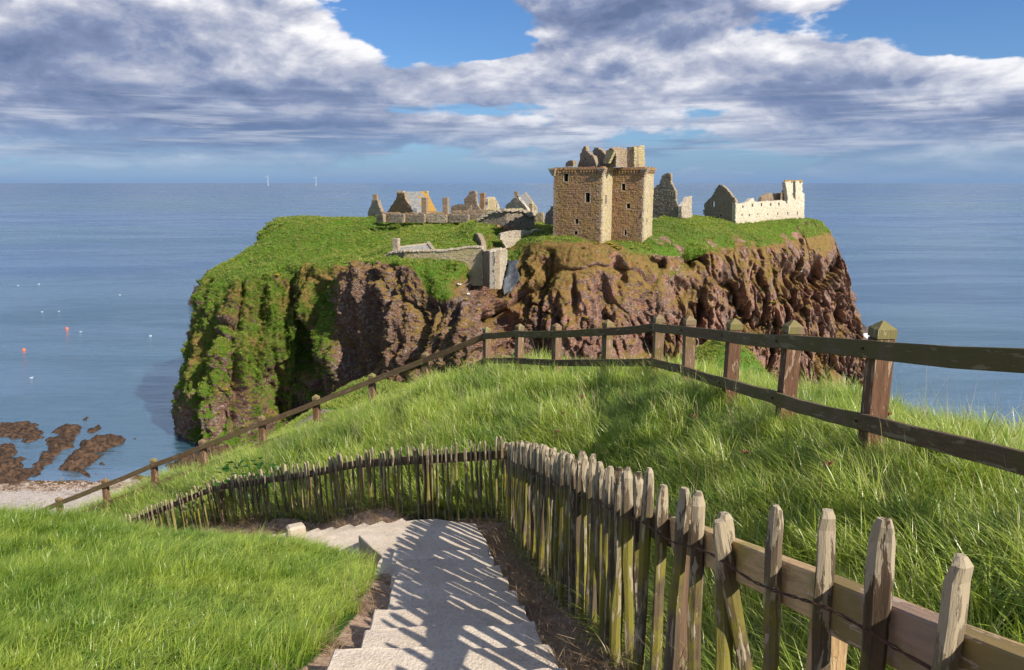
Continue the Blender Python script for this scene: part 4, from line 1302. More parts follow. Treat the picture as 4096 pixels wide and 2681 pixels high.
def frame_and_void(pl, hole, parent, mat=None, push=0.0, dark=1.2):
    """dressed surround of an opening"""
    a, d, n = pl
    s0 = min(p[0] for p in hole); s1 = max(p[0] for p in hole); z0 = min(p[1] for p in hole); z1 = max(p[1] for p in hole)
    M = Matrix((d, n, Vector((0, 0, 1)))).transposed(); mb = MB(); w = .17; t = .08
    c = lambda s, z: Vector((a.x, a.y, 0)) + d * s + n * (push + t / 2 - .01) + Vector((0, 0, z))
    mb.box(c(s0 - w / 2, (z0 + z1) / 2), (w, t, z1 - z0), M); mb.box(c(s1 + w / 2, (z0 + z1) / 2), (w, t, z1 - z0), M)
    mb.box(c((s0 + s1) / 2, z1 + w / 2), (s1 - s0 + 2 * w, t + .02, w), M); mb.box(c((s0 + s1) / 2, z0 - w / 2), (s1 - s0 + 2 * w, t + .05, w), M)
    mb.build('window_frame', mat or K_DRESS, parent)

def rect(x0, y0, x1, y1): return [(x0, y0), (x1, y0), (x1, y1), (x0, y1)]
def wall(parent, A, B, outline, holes=(), thick=1.0, mat=K_WARM, mortar=K_MORTAR, ragged=.14, name='wall', ch=.36, cw=.62, frames=True, conv=None, proud=.07):
    cv = conv or (lambda x, y: (x, y))
    pl = wall_plane(A, B)
    ol = [on_plane(pl, *cv(*p)) for p in outline]
    hs = [[on_plane(pl, *cv(*p)) for p in h] for h in holes]
    o, ol2 = wall_mesh(name, pl, ol, hs, thick, mortar, parent, ragged)
    stones(pl, ol2, hs, mat, parent, ch, cw, proud)
    if frames:
        for h in hs: frame_and_void(pl, h, parent)
    return pl, ol, hs
def c1(cx, cy): return 1400 + cx / 2.3967, 550 + cy / 2.3967
def c2(cx, cy): return 2150 + cx / 3.4617, 550 + cy / 3.4617
def c3(cx, cy): return 2600 + cx / 2.6444, 640 + cy / 2.6444
def ruin(label, cat, at):
    # only an origin marker; its parts are modelled in place
    o = empty('ruin' if cat != 'tower' else 'tower_house'); o['label'] = label; o['category'] = cat
    return o
def stack(parent, conv, x0, y0, x1, y1, Y, depth=1.3, ang=.35, mat=K_WARM, name='chimney', cap=True, mortar=K_MORTAR):
    """square chimney stack: two visible faces"""
    a = P(*conv(x0, y1), Y); b = P(*conv(x1, y1), Y); t0 = P(*conv(x0, y0), Y).z; z0 = a.z - .3
    tw = b.x - a.x; w = tw / (math.cos(ang) + .55 * math.sin(ang))
    M = Matrix.Rotation(-ang, 3, 'Z'); c = Vector(((a.x + b.x) / 2, Y + depth / 2, (t0 + z0) / 2))
    mb = MB(); H = t0 - z0; nz = max(2, int(H / .33))
    for i in range(nz):
        ex = .10 if cap and i >= nz - 1 else random.uniform(-.02, .03)
        mb.box(c + Vector((0, 0, -H / 2 + (i + .5) * H / nz)), (w + ex, depth * .7 + ex, H / nz - .012), M)
    mb.build(name, mat, parent)
    return mb

# --- the great tower
def build_tower():
    T = empty('tower_house', tuple(P(2401, 958, 158)))
    tag(T, 'tall roofless brown stone tower house standing at the cliff edge', 'castle tower')
    class PP: pass
    root = T; TL = T.location.copy()
    holder = bpy.data.objects.new('tmp', None)
    parts = []
    before = set(bpy.data.objects)
    C = Vector((*P(2401, 955, 158).xy, 0)); e = Vector((-.90, .4359, 0)); f = Vector((.4359, .90, 0))
    def along(base, dirv, fx, fy):      # distance along dirv from base where the sight line of column fx passes
        r_ = ray(fx, fy); k = r_.x / r_.y
        return (k * base.y - base.x) / (dirv.x - k * dirv.y)
    wA = along(C, e, 2215, 900); A_ = C + e * wA
    w2 = along(C, f, 2445.5, 900); D_ = C + f * w2
    w3 = along(D_, -e, 2568.5, 900); E_ = D_ - e * w3
    w4 = along(E_, f, 2608.5, 900) * 1.0; F_ = E_ + f * w4
    G_ = A_ + f * (w2 + w4 * .98)
    def as_pl(p, q):
        d = (q - p).normalized(); n = Vector((d.y, -d.x, 0))
        if n.dot(p) > 0: n = -n
        return (p, d, n)
    ztop = P(2401, 668, 158).z; zb = P(2401, 958, 158).z - 4
    def face(p, q, mat, mortar, holes, conv=c2, cw=.62, ch=.36, thick=1.3, proud=.09):
        pl = as_pl(p, q); L = (q - p).length
        hs = [[on_plane(pl, *conv(x, y)) for x, y in h] for h in holes]
        ol = [(0, zb), (L, zb), (L, ztop), (0, ztop)]
        wall_mesh('wall', pl, ol, hs, thick, mortar, root, 0)
        stones(pl, ol, hs, mat, root, ch, cw, proud)
        for h in hs: frame_and_void(pl, h, root)
        return pl
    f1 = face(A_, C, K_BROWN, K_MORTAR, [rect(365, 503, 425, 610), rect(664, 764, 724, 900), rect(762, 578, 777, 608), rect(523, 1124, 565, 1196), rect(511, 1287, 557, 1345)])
    f2 = face(C, D_, K_PALE, K_MORTARW, [rect(935, 797, 957, 932)], cw=.5, ch=.34, proud=.05)  # right-facing walls: sunlight painted in as paler stone and mortar
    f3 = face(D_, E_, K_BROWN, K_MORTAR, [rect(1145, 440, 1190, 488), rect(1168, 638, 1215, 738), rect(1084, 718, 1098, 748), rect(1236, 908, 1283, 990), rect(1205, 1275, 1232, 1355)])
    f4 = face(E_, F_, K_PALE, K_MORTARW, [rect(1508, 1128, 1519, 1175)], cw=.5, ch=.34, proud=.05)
    # far walls, then unseen slabs added to darken the interior
    for p, q in ((F_, G_), (G_, A_)):
        pl = as_pl(p, q); L = (q - p).length
        dd = (q - p).normalized(); inn = ((C + D_) / 2 + f * 4 - (p + q) / 2); nn = Vector((dd.y, -dd.x, 0)); nn = nn if nn.dot(inn) > 0 else -nn
        mb = MB(); M = Matrix((dd, nn, Vector((0, 0, 1)))).transposed()
        mb.box((p + q) / 2 + nn * .655 + Vector((0, 0, (ztop + zb) / 2)), (L - .01, 1.3, ztop - zb - .01), M); mb.build('wall', K_BROWN, root)
    for zz in (ztop - 1.2, ztop - 6, ztop - 10.5):
        mb = MB(); cen = (A_ + C + F_ + G_) / 4
        mb.box(cen + f * .3 + Vector((0, 0, zz)), ((C - A_).length + w3 - 3.2, (w2 + w4) - 3.4 - w2 * .0, .4), Matrix((-e, f, Vector((0, 0, 1)))).transposed())
        # kept inside the walls of the wing
        mb.v = [(x, y, z) for x, y, z in mb.v]
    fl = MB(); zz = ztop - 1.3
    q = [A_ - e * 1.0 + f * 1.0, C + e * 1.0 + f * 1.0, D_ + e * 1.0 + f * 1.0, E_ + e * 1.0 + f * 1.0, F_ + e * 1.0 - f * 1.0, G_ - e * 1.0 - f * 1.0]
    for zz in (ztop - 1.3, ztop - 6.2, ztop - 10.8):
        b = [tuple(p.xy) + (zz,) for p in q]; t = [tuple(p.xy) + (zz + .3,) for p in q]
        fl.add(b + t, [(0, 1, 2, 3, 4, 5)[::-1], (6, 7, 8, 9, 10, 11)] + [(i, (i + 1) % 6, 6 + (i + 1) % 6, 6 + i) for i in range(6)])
    fl.build('floor', K_SHADE, root)  # added slabs block light so the windows read dark
    # parapet course on small corbels
    pr = MB(); cb = MB(); gaps = MB()
    for (p, q_, pl) in ((A_, C, f1), (C, D_, f2), (D_, E_, f3), (E_, F_, f4)):
        d = (q_ - p).normalized(); n = pl[2]; L = (q_ - p).length
        M = Matrix((d, n, Vector((0, 0, 1)))).transposed(); s = -.1
        while s < L + .1:
            w = random.uniform(.4, .9); h = random.uniform(.42, .62)
            if random.random() > .06:
                pr.box(p + d * (s + w / 2) + n * .05 + Vector((0, 0, ztop - .18 + h / 2 - .3)), (w - .02, .5, h), M, taper=.95)
            s += w
        s = .3
        while s < L:
            if random.random() > .12:
                cb.box(p + d * s + n * .16 + Vector((0, 0, ztop - .78)), (.26, .36, .34), M); cb.box(p + d * s + n * .10 + Vector((0, 0, ztop - 1.08)), (.24, .22, .26), M)
            s += .62
    pr.build('parapet', K_BROWN, root); cb.build('corbels', K_BROWN, root)['kind'] = 'stuff'
    for c_, nn in ((C, (f1[2] + f2[2])), (E_, f3[2] + f4[2]), (A_, f1[2] - (C - A_).normalized())):
        mb = MB()
        for k in range(5): mb.box(c_ + nn.normalized() * (.05 + .05 * k) + Vector((0, 0, ztop - 1.55 + k * .30)), (.7 + .22 * k, .7 + .22 * k, .27), Matrix.Rotation(.7 + .1 * k, 3, 'Z'))
        mb.build('corbel_turret', K_WARM, root)
    for c_, da, db in ((C, e, f), (E_, e, f), (A_, -e, f)):
        mb = MB(); z_ = zb + 3.5; k = 0; na = Vector((da.y, -da.x, 0)); na = na if na.dot(c_) < 0 else -na; nb = Vector((db.y, -db.x, 0)); nb = nb if nb.dot(da) < 0 else -nb
        while z_ < ztop - 1.4:
            h = random.uniform(.30, .44); la, lb = (1.0, .5) if k % 2 else (.5, .95)
            M = Matrix((da, db, Vector((0, 0, 1)))).transposed()
            mb.box(c_ + da * (la / 2 - .09) + db * (lb / 2 - .09) + Vector((0, 0, z_ + h / 2)), (la, lb, h - .03), M)
            z_ += h; k += 1
        mb.build('quoins', K_WARM, root)['kind'] = 'stuff'
    # ruined upper works
    def up(A, B, ol, holes=(), thick=.9, mat=K_WARM, **k):
        wall(root, (*c2(*A[:2]), A[2]), (*c2(*B[:2]), B[2]), ol, holes, thick, mat, K_MORTAR, .12, conv=c2, frames=False, **k)
    up((395, 400, 166), (495, 400, 163), [(388, 400), (395, 350), (425, 322), (490, 316), (494, 400)])
    up((565, 400, 166), (815, 400, 161), [(560, 410), (565, 372), (590, 300), (588, 225), (605, 212), (625, 165), (640, 125), (660, 115), (672, 150), (678, 190), (700, 210), (735, 240), (770, 255), (790, 310), (812, 355), (818, 410)], [rect(652, 285, 668, 320)], name='gable')
    up((768, 400, 170), (968, 400, 166), [(816, 410), (822, 340), (822, 240), (778, 240), (778, 275), (768, 262), (768, 205), (790, 148), (835, 143), (872, 165), (915, 203), (920, 228), (943, 235), (968, 230), (972, 410)], name='wall')
    up((958, 400, 162), (1085, 400, 158.5), [(955, 410), (957, 205), (975, 172), (1010, 150), (1060, 190), (1085, 190), (1085, 410)], mat=K_GREY)
    up((1055, 400, 160), (1245, 400, 163.5), [(1050, 410), (1050, 330), (1060, 190), (1035, 150), (1080, 135), (1130, 133), (1180, 150), (1250, 160), (1245, 270), (1242, 410)], mat=K_WARM)
    pl = wall_plane((*c2(970, 400), 161.2), (*c2(1085, 400), 158.0))
    st = MB(); M = Matrix((pl[1], pl[2], Vector((0, 0, 1)))).transposed()
    for k in range(9):
        y = 190 + k * 20; s0, z_ = on_plane(pl, *c2(972 + 2 * k * .2, y)); s1, _ = on_plane(pl, *c2(1086 - k * 4.2, y))
        c = Vector((pl[0].x, pl[0].y, 0)) + pl[1] * ((s0 + s1) / 2) + pl[2] * (.1 + k * .09) + Vector((0, 0, z_))
        st.box(c, (s1 - s0, .5, .26), M)
    st.build('stair', K_PALE, root)
    # tall chimney block: shaded left face and sunlit front painted in different stone
    up((1310, 400, 164.5), (1342, 400, 163.0), [(1308, 410), (1312, 132), (1340, 132), (1343, 410)], mat=K_GREY, ch=.34)
    up((1342, 400, 162.6), (1485, 400, 167), [(1340, 410), (1340, 130), (1368, 133), (1375, 158), (1400, 155), (1402, 127), (1480, 125), (1482, 300), (1487, 410)], mat=K_PALE, thick=1.6, name='chimney')
    new = [o for o in bpy.data.objects if o not in before and o.parent is root]
    for o in new: o.matrix_parent_inverse = Matrix.Translation(-TL)
    # thin fence posts at the foot
build_tower()

def group_ruin(label, cat, fn, at, name):
    root = empty(name, tuple(P(*at))); tag(root, label, cat)
    fn(root)
    inv = Matrix.Translation(-root.location)
    for o in root.children: o.matrix_parent_inverse = inv
    return root

def g_right_gable(r):
    wall(r, (*c3(20, 590), 193), (*c3(340, 590), 188), [(1590, 1110), (1590, 735), (1605, 712), (1650, 680), (1705, 625), (1712, 600), (1715, 540), (1745, 510), (1775, 500), (1800, 488), (1845, 510), (1842, 605), (1862, 650), (1870, 680), (1895, 720), (1918, 745), (1913, 860), (1925, 960), (1960, 978), (2000, 975), (2000, 1110)],
         [rect(1850, 757, 1866, 795), rect(1640, 770, 1653, 798)], .9, K_GREY, conv=c2, name='gable')
    wall(r, (*c3(338, 590), 188), (*c3(440, 590), 194), [(337, 610), (335, 490), (350, 470), (380, 440), (395, 395), (440, 385), (441, 610)], (), .9, K_WHITE, K_MORTARW, conv=c3)
group_ruin('tall ruined grey gable wall just right of the tower house', 'ruined building', g_right_gable, (2700, 860, 190), 'ruined_gable')

def g_barracks(r):
    wall(r, (*c3(575, 620), 204), (*c3(905, 680), 197), [(575, 660), (575, 460), (605, 432), (640, 398), (672, 362), (700, 300), (725, 266), (762, 266), (790, 288), (830, 332), (880, 395), (906, 430), (905, 740), (575, 700)],
         [rect(652, 440, 683, 494), rect(742, 572, 762, 598)], .9, K_GREY, conv=c3, name='gable', ragged=.1)
    # crow steps up the right skew
    A, B = (*c3(905, 680), 197), (*c3(1625, 600), 222)
    low = [rect(968, 572, 980, 592), rect(1045, 567, 1057, 595), rect(1134, 567, 1144, 585), rect(1240, 565, 1250, 582), rect(1345, 556, 1356, 580), rect(1452, 550, 1461, 580), rect(1555, 545, 1563, 582),
           rect(975, 478, 990, 506), rect(1075, 462, 1090, 500), rect(1172, 452, 1187, 494), rect(1268, 457, 1282, 488), rect(1355, 452, 1370, 480)]
    wall(r, A, B, [(905, 760), (906, 452), (935, 462), (1000, 455), (1040, 440), (1075, 405), (1090, 410), (1108, 440), (1140, 448), (1165, 440), (1250, 436), (1330, 432), (1380, 425), (1430, 436), (1452, 470),
                   (1458, 400), (1432, 235), (1512, 222), (1508, 395), (1540, 420), (1540, 222), (1608, 220), (1612, 350), (1633, 355), (1632, 470), (1627, 690)], low, 1.0, K_RANGE, K_MORTARW, conv=c3, ragged=.10, cw=.55, ch=.36, frames=False, proud=.045)
    wall(r, (*c3(1175, 440), 212), (*c3(1440, 440), 222), [(1165, 470), (1175, 425), (1185, 390), (1215, 365), (1290, 350), (1330, 362), (1380, 350), (1420, 345), (1440, 300), (1452, 300), (1452, 470)], (), .9, K_WARM, conv=c3)
    wall(r, (*c3(1505, 440), 226), (*c3(1575, 440), 228), [(1505, 440), (1505, 290), (1525, 270), (1545, 290), (1575, 300), (1575, 440)], (), .8, K_WARM, conv=c3)
    for x0, x1, Y in ((1428, 1514, 216.4), (1535, 1612, 219.6)):
        a = P(*c3(x0, 228), Y); b = P(*c3(x1, 228), Y); mb = MB()
        mb.box(((a.x + b.x) / 2, Y + .3, a.z + .2), (b.x - a.x + .15, 1.6, .5), Matrix.Rotation(-.2, 3, 'Z'), taper=.86); mb.build('chimney_cap', K_LICHEN, r)
        mb = MB(); mb.box(((a.x + b.x) / 2 - .15, Y + .9, a.z - 2.6), (b.x - a.x - .5, 1.5, 5.0), Matrix.Rotation(-.2, 3, 'Z')); mb.build('chimney', K_WARM, r)
group_ruin('long pale roofless range with twin chimneys at the right end', 'ruined building', g_barracks, (2980, 900, 200), 'roofless_range')

def g_endhouse(r):
    wall(r, (*c1(172, 780), 214), (*c1(300, 780), 209), [(172, 800), (172, 715), (190, 670), (205, 640), (216, 600), (266, 600), (272, 640), (290, 680), (300, 720), (302, 800)], [rect(222, 735, 238, 775)], .9, K_WHITE, conv=c1, name='gable', frames=False)
    stack(r, c1, 217, 545, 266, 610, 211.2, 1.2, mat=K_WARM)
group_ruin('narrow gable with a single chimney at the left end of the ruins', 'ruined building', g_endhouse, (1500, 865, 211), 'ruined_gable')

def roof(parent, c, quad, Ys, thick=.25, mat=K_SLATE, name='roof', lichen=False):
    """quad: ridge left, ridge right, eave right, eave left; built as courses of slates"""
    R_ = [P(*c(*q), y) for q, y in zip(quad, Ys)]
    n = (R_[1] - R_[0]).cross(R_[3] - R_[0]).normalized()
    if n.z < 0: n = -n
    mb = MB(); ml = MB(); rows = 22
    for i in range(rows):
        t0, t1 = i / rows, (i + 1) / rows
        a0, b0 = R_[0].lerp(R_[3], t0), R_[1].lerp(R_[2], t0); a1, b1 = R_[0].lerp(R_[3], t1), R_[1].lerp(R_[2], t1)
        k = 14
        for j in range(k):
            u0, u1 = j / k, (j + 1) / k
            q = [a0.lerp(b0, u0), a0.lerp(b0, u1), a1.lerp(b1, u1) + n * .08, a1.lerp(b1, u0) + n * .08]
            um = (u0 + u1) / 2; tm = (t0 + t1) / 2
            isl = lichen and (pnoise(um * 3.1 + 4, tm * 4.0) * .9 + (um - .62) * 2.2 > .12 - .3 * tm) and um > .36
            tgt = ml if isl else mb
            b_ = [p - n * thick for p in q]
            tgt.add([*q, *b_], [(0, 1, 2, 3), (7, 6, 5, 4), (0, 4, 5, 1), (1, 5, 6, 2), (2, 6, 7, 3), (3, 7, 4, 0)])
    o = mb.build(name, mat, parent)
    if ml.v:
        l = ml.build('lichened_slates', K_LICHEN, o); l['kind'] = 'stuff'
    o['kind'] = 'stuff' if False else None
    del o['kind']
    return R_
def back_roof(parent, R_, back, name='roof'):
    """the slope that falls away from the viewer, down to the same eave height"""
    r0, r1, e1, e0 = R_
    h = Vector((e0.x - r0.x, e0.y - r0.y, 0)); 
    mb = MB(); q = [r0, r1, Vector((2 * r1.x - e1.x, 2 * r1.y - e1.y, e1.z)), Vector((2 * r0.x - e0.x, 2 * r0.y - e0.y, e0.z))]
    b_ = [p - Vector((0, 0, .25)) for p in q]
    mb.add([*q, *b_], [(0, 1, 2, 3), (7, 6, 5, 4), (0, 4, 5, 1), (1, 5, 6, 2), (2, 6, 7, 3), (3, 7, 4, 0)]); mb.build(name, K_SLATE, parent)

def g_house(r):
    wall(r, (*c1(365, 740), 206), (*c1(615, 740), 199), [(362, 770), (368, 700), (400, 650), (430, 605), (450, 575), (450, 530), (522, 530), (524, 578), (550, 620), (580, 660), (612, 712), (615, 770)], (), .9, K_BROWN, conv=c1, name='gable', ragged=.08)
    Rr = roof(r, c1, [(520, 520), (735, 518), (832, 705), (606, 716)], [204.5, 211, 204, 198], lichen=True)
    mb = MB()
    a, b = Rr[3], Rr[2]; mb.bar(a + Vector((.2, .6, -2.1)), b + Vector((.2, .6, -2.1)), .8, 4.0); mb.build('wall', K_WARM, r)
    stack(r, c1, 447, 512, 523, 575, 203.2, 1.4, mat=K_PALE)
    stack(r, c1, 700, 512, 748, 590, 209.5, 1.6, mat=K_PALE)
    d = MB(); p = P(*c1(628, 700), 198.2); d.box(p, (1.6, .9, 1.3), Matrix.Rotation(-.4, 3, 'Z'), taper=.5); d.build('dormer', K_SLATE, r)
group_ruin('large gabled building with slate roof patched by orange lichen', 'building', g_house, (1600, 850, 203), 'gabled_building')

def g_stack1(r): stack(r, c1, 687, 575, 745, 770, 192, 1.6, mat=K_WARM)
group_ruin('free standing stone chimney stack in front of the lichened slate roof', 'chimney', g_stack1, (1700, 860, 192), 'chimney_stack')
def g_stack2(r): stack(r, c1, 888, 576, 948, 770, 193, 1.6, mat=K_WARM)
group_ruin('free standing stone chimney stack alone right of the slate roofed building', 'chimney', g_stack2, (1783, 860, 193), 'chimney_stack')
def g_stack3(r): stack(r, c1, 1247, 532, 1297, 700, 208, 1.6, mat=K_BROWN)
group_ruin('slim reddish chimney stack rising between two ruined walls', 'chimney', g_stack3, (1930, 850, 208), 'chimney_stack')

def g_low(r):
    for x0, x1, yl, yr, mt in ((256, 318, 737, 737, K_WARM), (345, 512, 733, 730, K_GREY), (540, 712, 738, 735, K_GREY), (742, 920, 732, 742, K_WHITE), (945, 1135, 738, 742, K_GREY), (1136, 1330, 732, 740, K_WARM)):
        wall(r, (*c1(x0, 800), 190.5), (*c1(x1, 800), 188.5), [(x0, 815), (x0, yl), (x1 - 8, yr), (x1, yr + 10), (x1, 815)], (), .8, mt, conv=c1, frames=False, ragged=.10)
    wall(r, (*c1(300, 780), 193.5), (*c1(960, 780), 191.5), [(300, 800), (304, 712), (345, 722), (430, 716), (520, 730), (612, 722), (720, 732), (840, 715), (960, 735), (960, 800)], (), .8, K_BROWN, conv=c1, frames=False)
    wall(r, (*c1(960, 780), 195), (*c1(1345, 780), 193), [(960, 760), (975, 706), (1050, 702), (1060, 725), (1130, 690), (1160, 650), (1160, 700), (1250, 688), (1300, 700), (1345, 690), (1345, 760)], (), .8, K_WARM, conv=c1, frames=False)
group_ruin('low broken garden walls running along the edge of the plateau', 'ruined wall', g_low, (1650, 880, 190), 'ruined_wall')

def g_frag(r):
    wall(r, (*c1(965, 720), 203), (*c1(1245, 720), 199), [(965, 740), (968, 690), (976, 652), (1030, 640), (1095, 646), (1093, 592), (1112, 575), (1130, 560), (1150, 515), (1200, 513), (1204, 580), (1215, 630), (1245, 680), (1246, 740)], (), .9, K_WARM, conv=c1, name='wall')
group_ruin('jagged tall wall fragment rising like a broken tooth', 'ruined wall', g_frag, (1860, 850, 201), 'ruined_wall')
def g_slit(r):
    wall(r, (*c1(1295, 720), 197), (*c1(1438, 720), 202), [(1292, 740), (1320, 660), (1325, 588), (1350, 568), (1390, 570), (1400, 600), (1418, 625), (1430, 655), (1439, 690), (1440, 740)], [rect(1403, 642, 1412, 680)], .9, K_PALE, K_MORTARW, conv=c1, name='gable', frames=False)
group_ruin('round shouldered pale gable with one slit window', 'ruined wall', g_slit, (1975, 850, 199), 'ruined_gable')

def g_chapel(r):
    wall(r, (*c1(1475, 700), 194), (*c1(1700, 700), 189), [(1472, 720), (1478, 680), (1500, 650), (1520, 626), (1545, 605), (1575, 578), (1612, 570), (1640, 610), (1665, 640), (1690, 668), (1702, 692), (1702, 720)], (), .9, K_WHITE, K_MORTARW, conv=c1, name='gable')
    Rr = roof(r, c1, [(1612, 550), (1682, 546), (1784, 688), (1700, 692)], [191.5, 200, 196, 189.2])
    mb = MB(); mb.bar(Rr[3] + Vector((.1, .5, -1.6)), Rr[2] + Vector((.1, .5, -1.6)), .7, 3.0); mb.build('wall', K_WHITE, r)
    sk = MB()
    for i in range(11):
        t = i / 10; p = Rr[1].lerp(Rr[2], t); sk.box(p + Vector((.15, 0, .22)), (.6, .5, .55))
    sk.build('crow_steps', K_WHITE, r)['kind'] = 'stuff'
    stack(r, c1, 1577, 518, 1612, 580, 191.6, 1.0, mat=K_WARM)
    d = MB(); p = P(*c1(1740, 665), 191.0); d.box(p, (.9, .8, 1.7), Matrix.Rotation(-.6, 3, 'Z')); d.box(p + Vector((0, 0, 1.1)), (1.0, .9, .7), Matrix.Rotation(-.6, 3, 'Z'), taper=.15); d.build('dormer', K_PALE, r)
group_ruin('pale crow stepped house with a small dormer in its slate roof', 'building', g_chapel, (2050, 850, 192), 'stepped_gable_house')

def g_curved(r):
    wall(r, (*c1(1215, 860), 179), (*c1(1500, 880), 176), [(1215, 800), (1225, 780), (1255, 758), (1300, 733), (1350, 706), (1420, 695), (1500, 690), (1500, 1000), (1240, 960), (1215, 900)], (), 1.0, K_GREY, K_MORTAR, conv=c1, frames=False, ragged=.12)
    wall(r, (*c1(1500, 880), 176), (*c1(1765, 820), 181), [(1500, 690), (1570, 687), (1640, 686), (1700, 700), (1745, 722), (1772, 760), (1768, 960), (1500, 1000)], [[(1630, 818), (1642, 818), (1642, 830), (1630, 830)]], 1.0, K_GREY, K_MORTAR, conv=c1, frames=False, ragged=.12)
    # stones along the top edge, whitened by lichen
    mb = MB()
    for a, b, Y0, Y1 in (((1222, 782), (1350, 706), 178.6, 177.3), ((1350, 706), (1500, 690), 177.3, 175.6), ((1500, 690), (1640, 686), 175.6, 178.2), ((1640, 686), (1772, 760), 178.2, 180.6)):
        for i in range(24):
            t = (i + random.random() * .5) / 24; x = a[0] + (b[0] - a[0]) * t; y = a[1] + (b[1] - a[1]) * t
            p = P(*c1(x, y + random.uniform(-2, 20)), Y0 + (Y1 - Y0) * t); s = random.uniform(.35, .7)
            mb.box(p - Vector((0, .05, 0)), (s, .6, s * .6), Matrix.Rotation(random.uniform(-.2, .2), 3, 'Z'), taper=.8)
    mb.build('coping', K_WHITE, r)['kind'] = 'stuff'
    tc = MB()
    for a, b, Y0, Y1 in (((1215, 795), (1350, 702), 179.4, 178.0), ((1350, 702), (1500, 686), 178.0, 176.6), ((1500, 686), (1650, 682), 176.6, 179)):
        tc.bar(P(*c1(*a), Y0), P(*c1(*b), Y1), 1.0, .28)
    tc.build('turf_cap', M_TURFCAP, r)
    # rubble fall at the foot
    rb = MB()
    for i in range(50):
        x = random.uniform(1400, 1580); p = P(*c1(x, random.uniform(845, 905)), 175.4); s = random.uniform(.25, .6)
        rb.box(p, (s, s, s * .7), Matrix.Rotation(random.random() * 3, 3, 'Z'), taper=.8)
    rb.build('rubble', K_BROWN, r)['kind'] = 'stuff'
group_ruin('big curved rubble wall capped with turf, left of the tower house', 'ruined wall', g_curved, (2030, 910, 178), 'ruined_wall')

def g_white(r):
    wall(r, (*c1(1440, 960), 166), (*c1(1840, 930), 171), [(1440, 960), (1448, 925), (1480, 912), (1550, 900), (1620, 892), (1700, 895), (1745, 902), (1770, 882), (1800, 876), (1828, 884), (1836, 905), (1840, 1040), (1500, 1060)], (), 1.0, K_WHITE, K_MORTARW, conv=c1, frames=False, ragged=.14)
group_ruin('low whitish wall curving in the grass at the left foot of the tower house', 'ruined wall', g_white, (2110, 940, 168), 'ruined_wall')
def g_dark(r):
    wall(r, (*c1(1160, 1050), 170), (*c1(1262, 1050), 160), [(1160, 1075), (1160, 920), (1185, 914), (1215, 918), (1240, 960), (1258, 1005), (1264, 1075)], (), 1.0, K_GREY, conv=c1, frames=False, ragged=.1)
group_ruin('short dark wall end jutting from the grass above the gatehouse', 'ruined wall', g_dark, (1900, 980, 165), 'ruined_wall')
def g_leftof(r):
    wall(r, (*c1(1868, 800), 175), (*c1(1955, 800), 172), [(1868, 830), (1870, 775), (1882, 722), (1905, 700), (1925, 672), (1955, 650), (1960, 830)], (), .9, K_GREY, conv=c1, frames=False)
group_ruin('small sloping wall stub touching the left side of the tower house', 'ruined wall', g_leftof, (2200, 880, 173), 'ruined_wall')
def g_small(r):
    wall(r, (*c1(1782, 800), 194), (*c1(1850, 800), 193), [(1782, 810), (1785, 735), (1800, 722), (1844, 722), (1848, 745), (1850, 810)], (), .9, K_WHITE, conv=c1, frames=False)
group_ruin('little square wall piece between the stepped house and the tower', 'ruined wall', g_small, (2158, 870, 193), 'ruined_wall')

def g_gate(r):
    wall(r, (*c1(520, 1160), 153.5), (*c1(1266, 1250), 149), [(500, 1220), (530, 1090), (560, 1084), (640, 1082), (740, 1080), (820, 1088), (900, 1082), (1000, 1072), (1060, 1062), (1120, 1050), (1160, 1044), (1225, 1042), (1266, 1050), (1276, 1420), (1180, 1420), (1000, 1300), (700, 1260)], (), 1.2, K_PALE, K_MORTARW, conv=c1, frames=False, cw=.5, ch=.32, proud=.06)
    wall(r, (*c1(1267, 1200), 149.5), (*c1(1388, 1200), 143.8), [(1265, 1420), (1266, 1075), (1300, 1080), (1330, 1092), (1388, 1100), (1388, 1450)], (), 1.0, K_WARM, conv=c1, frames=False, ragged=.1, cw=.5, ch=.32)  # left face of the corner tower: shade put in as darker stone
    wall(r, (*c1(1388, 1200), 143.8), (*c1(1506, 1200), 150.5), [(1388, 1450), (1388, 1098), (1400, 1070), (1440, 1062), (1490, 1064), (1508, 1080), (1506, 1180), (1480, 1300), (1450, 1450)], (), 1.0, K_WHITE, K_MORTARW, conv=c1, frames=False, ragged=.12, cw=.5, ch=.32)  # right face: sunlight put into the colour as whiter stone
    wall(r, (*c1(345, 1150), 158), (*c1(540, 1150), 152.5), [(335, 1190), (345, 1140), (375, 1112), (400, 1096), (470, 1090), (540, 1092), (520, 1130), (490, 1190)], (), 1.0, K_GREY, conv=c1, frames=False, cw=.5, ch=.32)
    mb = MB()
    for a, b, Y0, Y1 in (((545, 1085), (900, 1080), 153.2, 151.1), ((900, 1080), (1160, 1045), 151.1, 149.6), ((1160, 1045), (1262, 1046), 149.6, 149), ((350, 1135), (400, 1098), 157.8, 156.2), ((400, 1098), (540, 1088), 156.2, 152.6), ((1265, 1078), (1300, 1078), 149.6, 147), ((1400, 1072), (1500, 1066), 144.2, 150)):
        k = max(4, int(abs(b[0] - a[0]) / 13))
        for i in range(k):
            t = (i + random.random() * .6) / k
            p = P(*c1(a[0] + (b[0] - a[0]) * t, a[1] + (b[1] - a[1]) * t - random.uniform(-3, 4)), Y0 + (Y1 - Y0) * t + .3); s = random.uniform(.3, .62)
            mb.box(p, (s, .9, s * .75), Matrix.Rotation(random.uniform(-.3, .3), 3, 'Z'), taper=.75)
    mb.build('coping', K_WHITE, r)['kind'] = 'stuff'
group_ruin('pale curtain wall of the gatehouse ending in a tall corner tower', 'gatehouse', g_gate, (1750, 1030, 151), 'gatehouse_wall')

